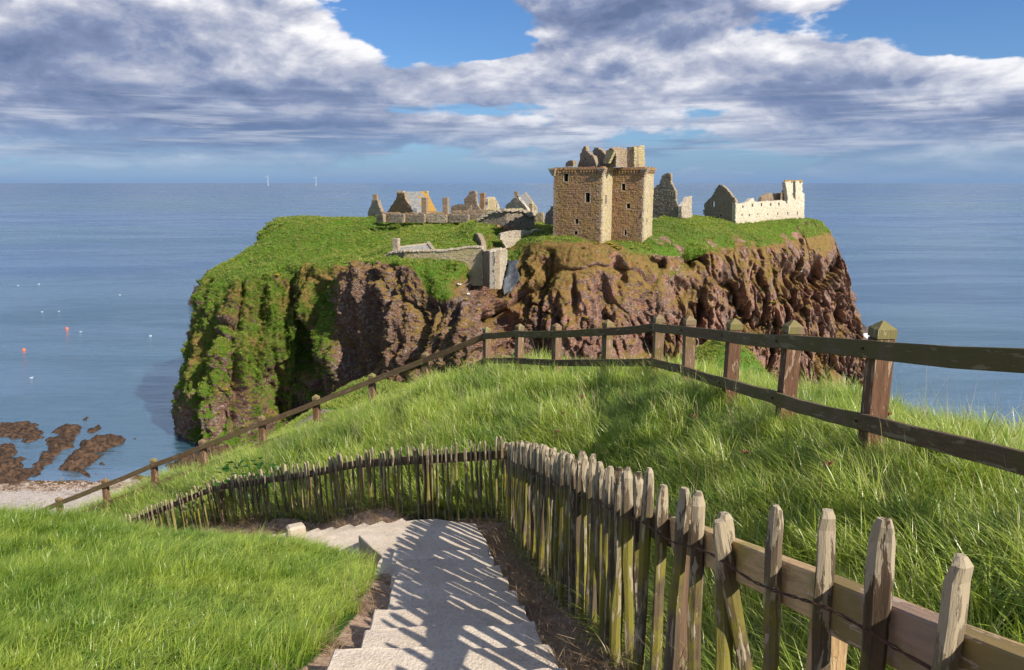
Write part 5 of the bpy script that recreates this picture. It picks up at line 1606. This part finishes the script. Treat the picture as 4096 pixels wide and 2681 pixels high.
def g_lodge(r):
    Rr = roof(r, c1, [(472, 1056), (748, 1022), (802, 1092), (474, 1100)], [160, 163, 158.5, 155])
    back_roof(r, Rr, None)
    rd = MB(); rd.bar(Rr[0] + Vector((0, 0, .12)), Rr[1] + Vector((0, 0, .12)), .5, .3); rd.build('ridge', K_WHITE, r)
    sk = MB()
    for i in range(7):
        p = Rr[1].lerp(Rr[2], i / 6.0); sk.box(p + Vector((.1, 0, .28)), (.5, .5, .6))
    sk.build('crow_steps', K_WHITE, r)['kind'] = 'stuff'
    stack(r, c1, 410, 968, 472, 1100, 156.5, 1.5, mat=K_WHITE)
    mb = MB(); mb.bar(Rr[3] + Vector((0, .8, -1.6)), Rr[2] + Vector((0, .8, -1.6)), .8, 2.8); mb.build('wall', K_PALE, r)
group_ruin('little lodge with slate roof and square chimney behind the gatehouse wall', 'building', g_lodge, (1640, 1000, 158), 'lodge')

# --- black sheet pinned to the cliff beside the corner tower
def build_sheet():
    m = mat_simple('black_geotextile', (.045, .05, .06), (.10, .11, .125), .9, .55, .25, .4, (1, 1, .3))
    rows = []
    for i in range(22):
        t = i / 21; cy = 1150 + 330 * t
        cx0 = 1500 + 42 * math.sin(t * 5.0) * .5 - 20 * t + 14 * t; cx1 = 1605 - 12 * math.sin(t * 6) - 6 * t
        w = 1 if t < .93 else .6
        rows.append([on_headland(*[v / D for v in c1(cx0 + (cx1 - cx0) * j / 7 * w, cy)], off=.8) for j in range(8)])
    V = np.array([[tuple(p) for p in r_] for r_ in rows])
    for _ in range(4): V[1:-1] = (V[:-2] + 2 * V[1:-1] + V[2:]) / 4; V[:, 1:-1] = (V[:, :-2] + 2 * V[:, 1:-1] + V[:, 2:]) / 4
    V += (V / np.linalg.norm(V, axis=-1, keepdims=True)) * -.5
    c = V.reshape(-1, 3).mean(0)
    o = link('ground_sheet', mesh_np('ground_sheet', V.reshape(-1, 3) - c, grid_faces(22, 8), m), loc=tuple(c))
    so_ = o.modifiers.new('thick', 'SOLIDIFY'); so_.thickness = .06
    tag(o, 'black sheet draped down the cliff beside the corner tower', 'sheet')
build_sheet()

# ------------------------------------------------------------------ grass and other small plants (instanced)
def tuft_mesh(name, nb, rad, L, lean, curve, w, mat, seed, segs=4, wind=(.25, .0), flat=0.0):
    g = np.random.default_rng(seed)
    V = []; F = []; Hh = []; RB = []
    for b in range(nb):
        a = g.uniform(0, 2 * math.pi); r_ = rad * math.sqrt(g.uniform()); bx, by = r_ * math.cos(a), r_ * math.sin(a)
        l = L * g.uniform(.45, 1.15); az = g.uniform(0, 2 * math.pi); ln = lean * g.uniform(.2, 1.2); cv = curve * g.uniform(.3, 1.4)
        dx, dy = math.cos(az) * ln + wind[0] * g.uniform(.3, 1.3), math.sin(az) * ln + wind[1] * g.uniform(.3, 1.3)
        pd = Vector((-dy, dx, 0)); pd = pd.normalized() if pd.length > .01 else Vector((1, 0, 0))
        tw = g.uniform(-1, 1); side = (pd * math.cos(tw) + Vector((dx, dy, 0)) * math.sin(tw)); side.normalize()
        ww = w * g.uniform(.6, 1.3); rb = g.uniform(); base = len(V)
        for s_ in range(segs + 1):
            t = s_ / segs; h = l * (t - cv * .38 * t * t); k = (t * .6 + cv * t * t)
            c = Vector((bx + dx * l * k, by + dy * l * k, max(h, .0) * (1 - flat)))
            wd = ww * (1 - t ** 2.2) * .5
            if s_ < segs:
                V += [tuple(c - side * wd), tuple(c + side * wd)]; Hh += [t, t]; RB += [rb, rb]
            else:
                V.append(tuple(c)); Hh.append(1.0); RB.append(rb)
        for s_ in range(segs - 1):
            i = base + 2 * s_; F.append((i, i + 1, i + 3, i + 2))
        i = base + 2 * (segs - 1); F.append((i, i + 1, i + 2))
    me = bpy.data.meshes.new(name); me.from_pydata(V, [], F); me.materials.append(mat); me.shade_smooth()
    attr_float(me, 'h', Hh); attr_float(me, 'rb', RB)
    return me

def scatter(name, label, pts, rots, scls, tint, meshes, group=None):
    pts = np.asarray(pts, np.float32); n = len(pts)
    me = bpy.data.meshes.new(name); me.vertices.add(n); me.vertices.foreach_set('co', pts.ravel())
    a = me.attributes.new('rot', 'FLOAT_VECTOR', 'POINT'); a.data.foreach_set('vector', np.asarray(rots, np.float32).ravel())
    a = me.attributes.new('scl', 'FLOAT_VECTOR', 'POINT'); a.data.foreach_set('vector', np.asarray(scls, np.float32).ravel())
    attr_float(me, 'tint', tint)
    a = me.attributes.new('idx', 'INT', 'POINT'); a.data.foreach_set('value', rng.integers(0, len(meshes), n).astype(np.int32))
    o = bpy.data.objects.new(name, me); COL.objects.link(o)
    tree = bpy.data.node_groups.new(name, 'GeometryNodeTree')
    tree.interface.new_socket('Geometry', in_out='INPUT', socket_type='NodeSocketGeometry')
    tree.interface.new_socket('Geometry', in_out='OUTPUT', socket_type='NodeSocketGeometry')
    N = tree.nodes; Lk = tree.links
    gi = N.new('NodeGroupInput'); go = N.new('NodeGroupOutput')
    iop = N.new('GeometryNodeInstanceOnPoints'); iop.inputs['Pick Instance'].default_value = True
    jn = N.new('GeometryNodeJoinGeometry')
    for m in meshes:
        src = bpy.data.objects.new('tuft', m)
        oi = N.new('GeometryNodeObjectInfo'); oi.inputs[0].default_value = src; oi.inputs['As Instance'].default_value = True
        Lk.new(oi.outputs['Geometry'], jn.inputs[0])
    def na(nm, typ):
        x = N.new('GeometryNodeInputNamedAttribute'); x.data_type = typ; x.inputs[0].default_value = nm; return x.outputs[0]
    er = N.new('FunctionNodeEulerToRotation'); Lk.new(na('rot', 'FLOAT_VECTOR'), er.inputs[0])
    Lk.new(gi.outputs[0], iop.inputs['Points']); Lk.new(jn.outputs[0], iop.inputs['Instance'])
    Lk.new(na('idx', 'INT'), iop.inputs['Instance Index']); Lk.new(er.outputs[0], iop.inputs['Rotation']); Lk.new(na('scl', 'FLOAT_VECTOR'), iop.inputs['Scale'])
    Lk.new(iop.outputs[0], go.inputs[0])
    md = o.modifiers.new('scatter', 'NODES'); md.node_group = tree
    tag(o, label, group=group, kind='stuff')
    return o

def sample_area(x0, x1, y0, y1, dens, keep, zoff=0.0, margin=250):
    n = int((x1 - x0) * (y1 - y0) * dens)
    x = rng.uniform(x0, x1, n); y = rng.uniform(y0, y1, n)
    # thin out with distance: far blades are drawn larger instead
    dist = np.hypot(x, y)
    m = rng.uniform(size=n) < np.clip(6.5 / np.maximum(dist, .1), .28, 1)
    x, y, dist = x[m], y[m], dist[m]
    m = keep(x, y); x, y, dist = x[m], y[m], dist[m]
    z = ground_z(x, y) + zoff
    V = np.stack([x, y, z], -1); fx, fy, dp = proj(V)
    m = (dp > .25) & (fx > -margin - 400 / np.maximum(dp, .3)) & (fx < 4096 + margin + 600 / np.maximum(dp, .3)) & (fy < 2681 + margin + 1500 / np.maximum(dp, .3))
    return V[m], dist[m]
def orient(V, tilt=.12):
    n = len(V)
    return np.stack([rng.normal(0, tilt, n), rng.normal(0, tilt, n), rng.normal(0.0, .55, n)], -1)

T_SHORT = [tuft_mesh('tuft', 44, .085, .135, .60, .9, .0052, M_SHORT, 10 + i, wind=(.5, .10)) for i in range(6)]
T_LONG = [tuft_mesh('tuft', 42, .105, .36, .55, 1.1, .0064, M_LONG, 30 + i, segs=5, wind=(-.15, .15)) for i in range(7)]
T_STRAW = [tuft_mesh('tuft', 8, .10, .72, .26, .30, .0038, M_STRAW, 50 + i, segs=5, wind=(-.12, .05)) for i in range(5)]
T_DEAD = [tuft_mesh('tuft', 34, .13, .17, 1.3, 1.6, .0045, M_DEAD, 70 + i, segs=5, wind=(-.1, -.1)) for i in range(5)]

dsd = lambda x, y: poly_sd(x, y, DIRT_POLY)
def left_of(x, y): return x < np.where(y < 8.6, -1.2, -1.0 - (y - 8.6) * 1.25)
def bank(x, y):
    sd = dsd(x, y) + .10 * pnoise(x * 2.2, y * 2.2)
    behind = (y > 9.0 + np.maximum(0, -x - 1.7) * .36)        # beyond the brow of the bank
    return (sd > .03) & left_of(x, y) & ~(behind & (y > 9.4 + np.maximum(0, -x - 1.7) * .40))
V, dist = sample_area(-13.5, -1.0, .8, 14.5, 170, bank)
sc = (.58 + .5 * rng.uniform(size=len(V))) * (1 + .45 * fbm(V[:, 0] * 1.1, V[:, 1] * .9, None, 2)) * np.clip(.85 + dist * .035, 1, 1.6)
lng = sstep(-V[:, 0] - .42 * V[:, 1], -.2, 1.6) * .4 + sstep(fbm(V[:, 0] * .55 + 3, V[:, 1] * .55, None, 2), .10, .5) * .7
edge = 1 - sstep(dsd(V[:, 0], V[:, 1]), .0, .35)
ti = .56 + .60 * fbm(V[:, 0] * .35, V[:, 1] * .35, None, 3) - .30 * lng + .15 * edge + .25 * fbm(V[:, 0] * 2.2, V[:, 1] * 2.2, None, 2) + rng.normal(0, .14, len(V))
scatter('turf_grass', 'short bright green turf covering the bank left of the steps', V, orient(V), np.stack([sc, sc, sc * (.78 + 1.0 * lng + .4 * edge)], -1), ti, T_SHORT)

def mound(x, y):
    sd = dsd(x, y)
    right = (x > fence_x(y) + .10) & (y < 9.6)
    far = (y >= 9.4) & (sd > .05) & ~left_of(x + 0.0, y - 1.3)
    far2 = (x < -1.2) & (y > 10.5) & (sd > .05) & (y > 13.3 + (-3.79 - x) * .82 - 0.2)
    cr = poly_sd(x, y, CREST)
    return (right | far | far2) & (cr < 1.6)
V, dist = sample_area(-21, 6.2, -.3, 26, 105, mound)
n1 = fbm(V[:, 0] * .8 + 5, V[:, 1] * .8, None, 3)
sc = (.70 + .45 * rng.uniform(size=len(V))) * (1 + .35 * n1) * np.clip(.80 + dist * .030, .95, 1.7)
nearp = 1 - .35 * np.exp(-np.hypot(V[:, 0] + 4, V[:, 1] - 22) / 4)
nb_ = 1 - .55 * (1 - sstep(dsd(V[:, 0], V[:, 1]), 0, .5))
ti = .50 + .45 * fbm(V[:, 0] * .28, V[:, 1] * .28, None, 3) + .3 * n1 + .08 + rng.normal(0, .16, len(V))
scatter('long_grass', 'long lush green grass over the mound between the two fences', V, orient(V, .16), np.stack([sc, sc, sc * nearp * nb_], -1), ti, T_LONG)

def strawy(x, y):
    k = fbm(x * .55 + 2, y * .55 + 8, None, 2)
    edge_ = np.exp(-np.abs(poly_sd(x, y, CREST) + .2) / .7)
    return mound(x, y) & (rng.uniform(size=len(x)) < .18 + .9 * np.clip(k, 0, 1) + .45 * edge_) & (dsd(x, y) > .35)
V, dist = sample_area(-19, 5.8, 1.5, 25, 13.0, strawy)
sc = rng.uniform(.6, 1.25, len(V))
scatter('dry_stalks', 'thin straw coloured stalks standing above the long grass', V, orient(V, .14), np.stack([sc] * 3, -1), rng.uniform(0, 1, len(V)), T_STRAW)
# pale dry fringe on the brow of the left bank
def brow(x, y):
    b = 9.0 + np.maximum(0, -x - 1.7) * .36
    return left_of(x, y) & (np.abs(y - b - .1) < .55) & (x < -3.6) & (rng.uniform(size=len(x)) < .9 * sstep(-x, 3.4, 5.0))
V, dist = sample_area(-13.5, -3.4, 8.5, 15, 45, brow)
sc = rng.uniform(.40, .85, len(V))
scatter('dry_grass_fringe', 'pale dry grass fringe on the brow of the left bank', V, orient(V, .35), np.stack([sc] * 3, -1), rng.uniform(0, 1, len(V)), T_STRAW)
# dead litter between the path and the paling
def litter(x, y):
    ld = np.full(x.shape, 9.0)
    for i in range(len(LEFT_RUN) - 1):
        ax, ay = LEFT_RUN[i][:2]; ex, ey = LEFT_RUN[i + 1][0] - ax, LEFT_RUN[i + 1][1] - ay
        t = np.clip(((x - ax) * ex + (y - ay) * ey) / (ex * ex + ey * ey), 0, 1)
        ld = np.minimum(ld, np.hypot(x - ax - t * ex, y - ay - t * ey))
    lrun = (ld < .42) & (y > 9.3)
    fr = (y < 9.6) & (x > .30 - .138 * (y - 4)) & (x < fence_x(y) + .12)
    lf = (y >= 9.3) & (x < -.2) & (np.abs(poly_sd(x, y, DIRT_POLY)) < .32) & (y > 10.2 - x * .0 + 0) & (y > 13.2 + (-3.79 - x) * .80 - .45)
    lf2 = (y > 9.2) & (y < 10.6) & (x > -1.3) & (x < 0)
    le = (y < 8.6) & (dsd(x, y) < .06) & (dsd(x, y) > -.16) & (x < -1.0)
    return fr | lf | lf2 | lrun | (le & (rng.uniform(size=len(x)) < .22))
V, dist = sample_area(-10, 1.3, 1.0, 18, 95, litter, .0)
sc = rng.uniform(.55, 1.1, len(V))
scatter('dead_grass', 'tangled brown dead grass along the foot of the paling fence', V, np.stack([rng.normal(0, .25, len(V)), rng.normal(0, .25, len(V)), rng.uniform(0, 6.28, len(V))], -1), np.stack([sc] * 3, -1), rng.uniform(0, 1, len(V)), T_DEAD)

# turf clumps, dry clumps and gorse on the headland
T_FAR = [tuft_mesh('tuft', 26, .38, .42, .6, .9, .075, M_TUFT, 90 + i, segs=2, wind=(.2, 0)) for i in range(4)]
T_FARO = [tuft_mesh('tuft', 26, .40, .22, 1.0, 1.2, .085, M_OCHRE, 100 + i, segs=2, wind=(.1, 0)) for i in range(4)]
def head_scatter(mask_fn, n, smin, smax, name, label, meshes, off=.02):
    fx, fy = HL['fx'], HL['fy']
    ok = (fx > 500) & (fx < 3600) & (fy > 800) & (fy < 1850) & (HL['P'][..., 1] < 245)
    w = mask_fn() * ok
    A = np.linalg.norm(np.cross(np.gradient(HL['P'], axis=0), np.gradient(HL['P'], axis=1)), axis=-1)
    w = (w * A).ravel(); w = w / w.sum()
    idx = rng.choice(len(w), n, p=w)
    Pp = HL['P'].reshape(-1, 3)[idx] + rng.normal(0, .12, (n, 3)); Nn = HL['N'].reshape(-1, 3)[idx]
    up = np.array([0, 0, 1.0]); nn = Nn * .45 + up * .75; nn /= np.linalg.norm(nn, axis=1, keepdims=True)
    rx = -np.arcsin(np.clip(nn[:, 1], -1, 1)); ry = np.arctan2(nn[:, 0], nn[:, 2])
    rot = np.stack([rx, ry, rng.normal(0, 1, n)], -1)
    sc = rng.uniform(smin, smax, n)
    scatter(name, label, Pp - Nn * .05, rot, np.stack([sc] * 3, -1), np.clip(.5 + .5 * fbm(Pp[:, 0] * .07, Pp[:, 1] * .07, Pp[:, 2] * .07, 3) + rng.normal(0, .12, n), 0, 1), meshes)
head_scatter(lambda: sstep(HL['green'] + .25 * fbm(HL['P'][..., 0] * .2, HL['P'][..., 1] * .2, HL['P'][..., 2] * .2, 3), .35, .7) * sstep(HL['veg'], .4, .6) * (.35 + sstep(HL['veg'], .8, 1.2)), 42000, .5, 1.3, 'headland_grass', 'green grass on the flat top and upper slopes of the headland', T_FAR)
M_MOSS = mat_blade('mossy_turf', (.09, .15, .012), (.24, .30, .03), (.34, .28, .06), .2, .35)
T_MOSS = [tuft_mesh('tuft', 26, .36, .26, .8, 1.0, .08, M_MOSS, 110 + i, segs=2, wind=(.1, 0)) for i in range(4)]
_vn = sstep(HL['veg'] + .35 * fbm(HL['P'][..., 0] * .3, HL['P'][..., 1] * .3, HL['P'][..., 2] * .3, 3), .38, .62)
head_scatter(lambda: _vn * (1 - sstep(HL['green'], .75, .95)) * (HL['dx'] < 790), 22000, .35, 1.0, 'cliff_moss', 'yellow green moss and grass tufts over the left cliff', T_MOSS)
head_scatter(lambda: _vn * (1 - sstep(HL['green'], .55, .8)) * (HL['dx'] >= 790), 8000, .35, .95, 'cliff_grass', 'dry ochre grass clumps clinging to the cliff ledges', T_FARO)

# turf on the saddle and the spur beyond the fence
_x = rng.uniform(-58, 62, 60000); _y = rng.uniform(62, 160, 60000); _z = coast_z(_x, _y)
_fx, _fy, _ = proj(np.stack([_x, _y, _z], -1))
_m = (_z > -50) & (_fx > 700) & (_fx < 3500) & (_fy < 1950) & ~((np.abs(_x + 29 - (_y - 100) * .10) < 1.6) & (_y > 84) & (_y < 112))
_x, _y, _z = _x[_m], _y[_m], _z[_m]; _n = len(_x); _s = rng.uniform(.45, 1.1, _n)
scatter('saddle_grass', 'green grass on the saddle and spur below the fence', np.stack([_x, _y, _z], -1), np.stack([rng.normal(0, .3, _n), rng.normal(0, .3, _n), rng.uniform(0, 6, _n)], -1), np.stack([_s] * 3, -1),
        np.clip(.45 + .5 * fbm(_x * .1, _y * .1, None, 3) + rng.normal(0, .12, _n), 0, 1), T_FAR)

# clumps of flowering gorse: each a small bush
def gorse_mesh(seed, k=90):
    g = random.Random(seed); mb = MB()
    for i in range(k):
        a = g.uniform(0, 6.28); r_ = g.random() ** .5 * .8; h = g.uniform(0, .55) * (1 - r_ * .6)
        s = g.uniform(.07, .15); mb.box((math.cos(a) * r_, math.sin(a) * r_ * .8, h), (s, s, s), Matrix.Rotation(g.uniform(0, 3), 3, Vector((g.random(), g.random(), 1)).normalized()), taper=.5)
    me = bpy.data.meshes.new('bloom'); me.from_pydata(mb.v, [], mb.f); me.materials.append(mat_simple('gorse_yellow', (.62, .32, .01), (.85, .50, .02), 5, .8, .02)); return me
M_GG = mat_simple('gorse_green', (.03, .06, .01), (.07, .11, .02), 5, .9, .1)
def bush_core(seed):
    g = random.Random(seed); mb = MB()
    for i in range(46):
        a = g.uniform(0, 6.28); r_ = g.random() ** .5 * .85; s = g.uniform(.16, .34)
        mb.box((math.cos(a) * r_, math.sin(a) * r_ * .8, g.uniform(-.1, .35) * (1 - r_ * .5)), (s, s, s), Matrix.Rotation(g.uniform(0, 3), 3, Vector((g.random(), g.random(), 1)).normalized()), taper=.6)
    me = bpy.data.meshes.new('foliage'); me.from_pydata(mb.v, [], mb.f); me.materials.append(M_GG); return me
GB = [(gorse_mesh(i), bush_core(i + 50)) for i in range(3)]
def gorse(dx, dy, s, label, group='yellow gorse bushes on the headland'):
    p = on_headland(dx, dy, .1); b, f = GB[random.randrange(3)]
    o = link('gorse_bush', f, loc=tuple(p)); o.scale = (s, s, s); o.rotation_euler[2] = random.random() * 6
    c = link('bloom', b, o)
    tag(o, label, 'bush', group)
gorse(1452, 536, 1.3, 'round gorse bush in bloom at the inner corner of the tower house')
for dx, dy, s in ((1405, 553, .8), (1418, 560, .9), (1428, 566, .8), (1440, 571, .7), (1390, 560, .6), (1500, 562, .5), (1510, 570, .5), (1470, 570, .5)):
    gorse(dx, dy, s, 'small yellow gorse bush in the dry grass below the tower house')
for dx, dy, s in ((1095, 625, .7), (1125, 640, .5), (1085, 690, .5), (1120, 720, .5), (540, 860, .5), (530, 900, .6), (512, 965, .5), (560, 990, .5), (648, 645, .8), (820, 745, .4), (1262, 740, .5), (1370, 735, .5), (1605, 640, .5), (1660, 720, .6), (1640, 790, .6), (1790, 700, .7), (1720, 740, .5)):
    gorse(dx, dy, s, 'yellow gorse bush growing from the %s' % ('mossy left cliff' if dx < 790 else 'rock just below the gatehouse corner' if dx < 1200 else 'red cliff under the tower house' if dx < 1500 else 'cliff below the pale roofless range'), 'yellow gorse bushes on the %s' % ('left cliff' if dx < 790 else 'gatehouse rock' if dx < 1200 else 'red cliff' if dx < 1500 else 'right cliff'))

# dock plants with rusty seed heads in the long grass
def dock_part(seed):
    g = random.Random(seed); mb = MB()
    for b in range(5):
        az = g.uniform(0, 6.28); L = g.uniform(.025, .07)
        for k in range(16):
            t = g.random(); mb.box((math.cos(az) * L * t * .8 + g.gauss(0, .008), math.sin(az) * L * t * .8 + g.gauss(0, .008), .50 + L * t * .5 + g.gauss(0, .006)), (.012, .012, .010), Matrix.Rotation(g.random() * 3, 3, 'Z'), taper=.5)
    me = bpy.data.meshes.new('seed_head'); me.from_pydata(mb.v, [], mb.f); me.materials.append(mat_simple('rusty_seed', (.17, .085, .045), (.28, .15, .08), 20, .9, .01)); return me
def dock_stem(seed):
    mb = MB(); mb.tube([(0, 0, -.05), (.01, 0, .2), (.0, .01, .42), (0, 0, .52)], [.004, .0035, .003, .002], 5)
    me = bpy.data.meshes.new('stem'); me.from_pydata(mb.v, [], mb.f); me.materials.append(mat_simple('brown_stem', (.16, .08, .04), (.26, .14, .07), 20, .9, .01)); return me
DH = [dock_part(i) for i in range(4)]; DS = dock_stem(1)
for fx, fy in ((2225, 1655), (2325, 1590), (2765, 1675), (2960, 1800), (3260, 1860), (3430, 1530), (3560, 1640), (2250, 1720)):
    # walk along the sight line until it meets the ground
    r_ = ray(fx, fy); t = 1.5
    while t < 26:
        q = r_ * t
        if q.z < gz(q.x, q.y) + .45 and q.x > fence_x(q.y) + .1: break
        t += .08
    q = r_ * t; g_ = gz(q.x, q.y)
    root = empty('dock_plant', (q.x, q.y, g_)); tag(root, 'dead dock stem with a rusty brown seed head in the long grass', 'wild plant', 'rusty dock plants in the long grass')
    root.rotation_euler = (random.gauss(0, .12), random.gauss(0, .12), random.random() * 6); root.scale = (.7, .7, random.uniform(.8, .95))
    link('stem', DS, root); link('seed_head', random.choice(DH), root)

# leafy plant growing through the far paling
def leafy():
    root = empty('leafy_plant', (-5.35, 15.35, gz(-5.35, 15.35))); tag(root, 'broad leaved green plant behind the far run of paling fence', 'plant')
    sh = []
    for k in range(70):
        a = random.uniform(0, 6.28); r_ = random.random() ** .5 * .75; h = random.uniform(.25, 1.15) * (1 - .3 * r_); s = random.uniform(.06, .12)
        mb = MB(); mb.add([(-s * .1, 0, 0), (-s * .8, s * .5, .01), (-s * .5, s * 1.3, -.01), (0, s * 1.7, -.03), (s * .5, s * 1.3, -.01), (s * .8, s * .5, .01), (s * .1, 0, 0), (0, s * .8, -.02)], [(0, 1, 7), (1, 2, 7), (2, 3, 7), (3, 4, 7), (4, 5, 7), (5, 6, 7), (6, 0, 7)])
        if k < 6: sh.append(mb)
        if k < 6:
            o = mb.build('leaf', M_LEAF, root); sh[-1] = o.data
        else:
            o = link('leaf', random.choice(sh), root)
        o.location = (math.cos(a) * r_, math.sin(a) * r_ * .6, h); o.rotation_euler = (random.uniform(-.7, .5), random.uniform(-.5, .5), random.uniform(0, 6.28))
    mb = MB()
    for k in range(9):
        a = random.uniform(0, 6.28); mb.tube([(0, 0, 0), (math.cos(a) * .3, math.sin(a) * .2, .5), (math.cos(a) * .6, math.sin(a) * .35, 1.0)], [.008, .006, .003], 4)
    mb.build('stems', M_LEAF, root)['kind'] = 'stuff'
leafy()

# ------------------------------------------------------------------ far wind turbines, buoys and gulls
M_WHITE = mat_simple('white_paint', (.78, .79, .80), (.82, .83, .84), 1, .5, .001)
M_TURB = mat_simple('turbine_grey', (.42, .47, .52), (.48, .53, .58), 1, .6, .001)
M_BUOY = mat_simple('red_buoy', (.75, .14, .06), (.8, .18, .08), 1, .5, .001)
def turbine(fx, ftop, ang, label):
    Y = 13600; b = Pz(fx, 731, -55); base = P(fx, 731, Y); root = empty('wind_turbine', (base.x, Y, -55)); tag(root, label, 'wind turbine', 'wind turbines on the horizon')
    H = P(fx, ftop, Y).z + 55
    mb = MB(); mb.tube([(0, 0, 0), (0, 0, H)], [5.5, 3.6], 10); mb.build('tower', M_TURB, root)
    mb = MB(); mb.box((0, -2, H + 1), (7, 15, 7)); mb.build('nacelle', M_TURB, root)
    for k in range(3):
        a = ang + k * 2 * math.pi / 3; d = Vector((math.sin(a), 0, math.cos(a)))
        mb = MB(); s = Vector((d.z, 0, -d.x)); hub = Vector((0, -11, H + 1)); L = 48
        vs = []
        for t, w in ((0, 3.0), (.18, 6.5), (.6, 4.2), (1, 1.2)):
            for sg, th in ((-1, 0), (1, 0)): vs += [hub + d * L * t + s * w * .5 * sg + Vector((0, -.8, 0)), hub + d * L * t + s * w * .5 * sg + Vector((0, .8, 0))]
        fs = []
        for i in range(3):
            o = i * 4; fs += [(o, o + 2, o + 6, o + 4), (o + 1, o + 5, o + 7, o + 3), (o, o + 4, o + 5, o + 1), (o + 2, o + 3, o + 7, o + 6)]
        fs.append((12, 14, 15, 13)); mb.add(vs, fs); mb.build('blade', M_TURB, root)
turbine(1072, 708, .42, 'left of the two far wind turbines on the horizon')
turbine(1264, 712, .75, 'right of the two far wind turbines on the horizon')
for fx, fy, lb in ((268, 1316, 'red buoy floating further out on the left sea'), (96, 1402, 'red buoy floating nearer the left edge of the sea')):
    p = Pz(fx, fy, -55); mb = MB()
    for k in range(4): mb.tube([(0, 0, -.4 + k * .3), (0, 0, -.1 + k * .3)], [.35 + .25 * math.sin(k * .9 + .4), .35 + .25 * math.sin(k * .9 + 1.3)], 10)
    tag(mb.build('buoy', M_BUOY, loc=tuple(p)), lb, 'buoy')
def gull_mesh():
    mb = MB(); mb.tube([(-.34, 0, .12), (-.2, 0, .14), (0, 0, .16), (.18, 0, .20), (.27, 0, .30), (.34, 0, .31)], [.02, .08, .12, .10, .06, .015], 8)
    mb.add([(-.3, .08, .24), (.1, .13, .24), (.05, .5, .33), (-.2, .55, .34), (-.3, -.08, .24), (.1, -.13, .24), (.05, -.5, .33), (-.2, -.55, .34)], [(0, 1, 2, 3), (4, 7, 6, 5)])
    me = bpy.data.meshes.new('gull'); me.from_pydata(mb.v, [], mb.f); me.materials.append(M_WHITE); return me
GM = gull_mesh()
for fx, fy in ((125, 1515), (72, 1145), (156, 1138), (480, 1182), (322, 1330), (602, 1347), (170, 1250), (235, 1248)):
    p = Pz(fx, fy, -54.9); o = link('gull', GM, loc=tuple(p)); o.scale = (1.3,) * 3; o.rotation_euler[2] = random.random() * 6
    tag(o, 'white gull resting on the sea left of the headland', 'gull', 'gulls on the water')
for dx, dy in ((1072, 657), (1093, 680), (1857, 638)):
    p = on_headland(dx, dy, .3); o = link('gull', GM, loc=tuple(p)); o.scale = (1.0,) * 3; o.rotation_euler[2] = random.random() * 6
    tag(o, 'white gull perched on the cliff face', 'gull', 'gulls on the cliff')
#@@MORE
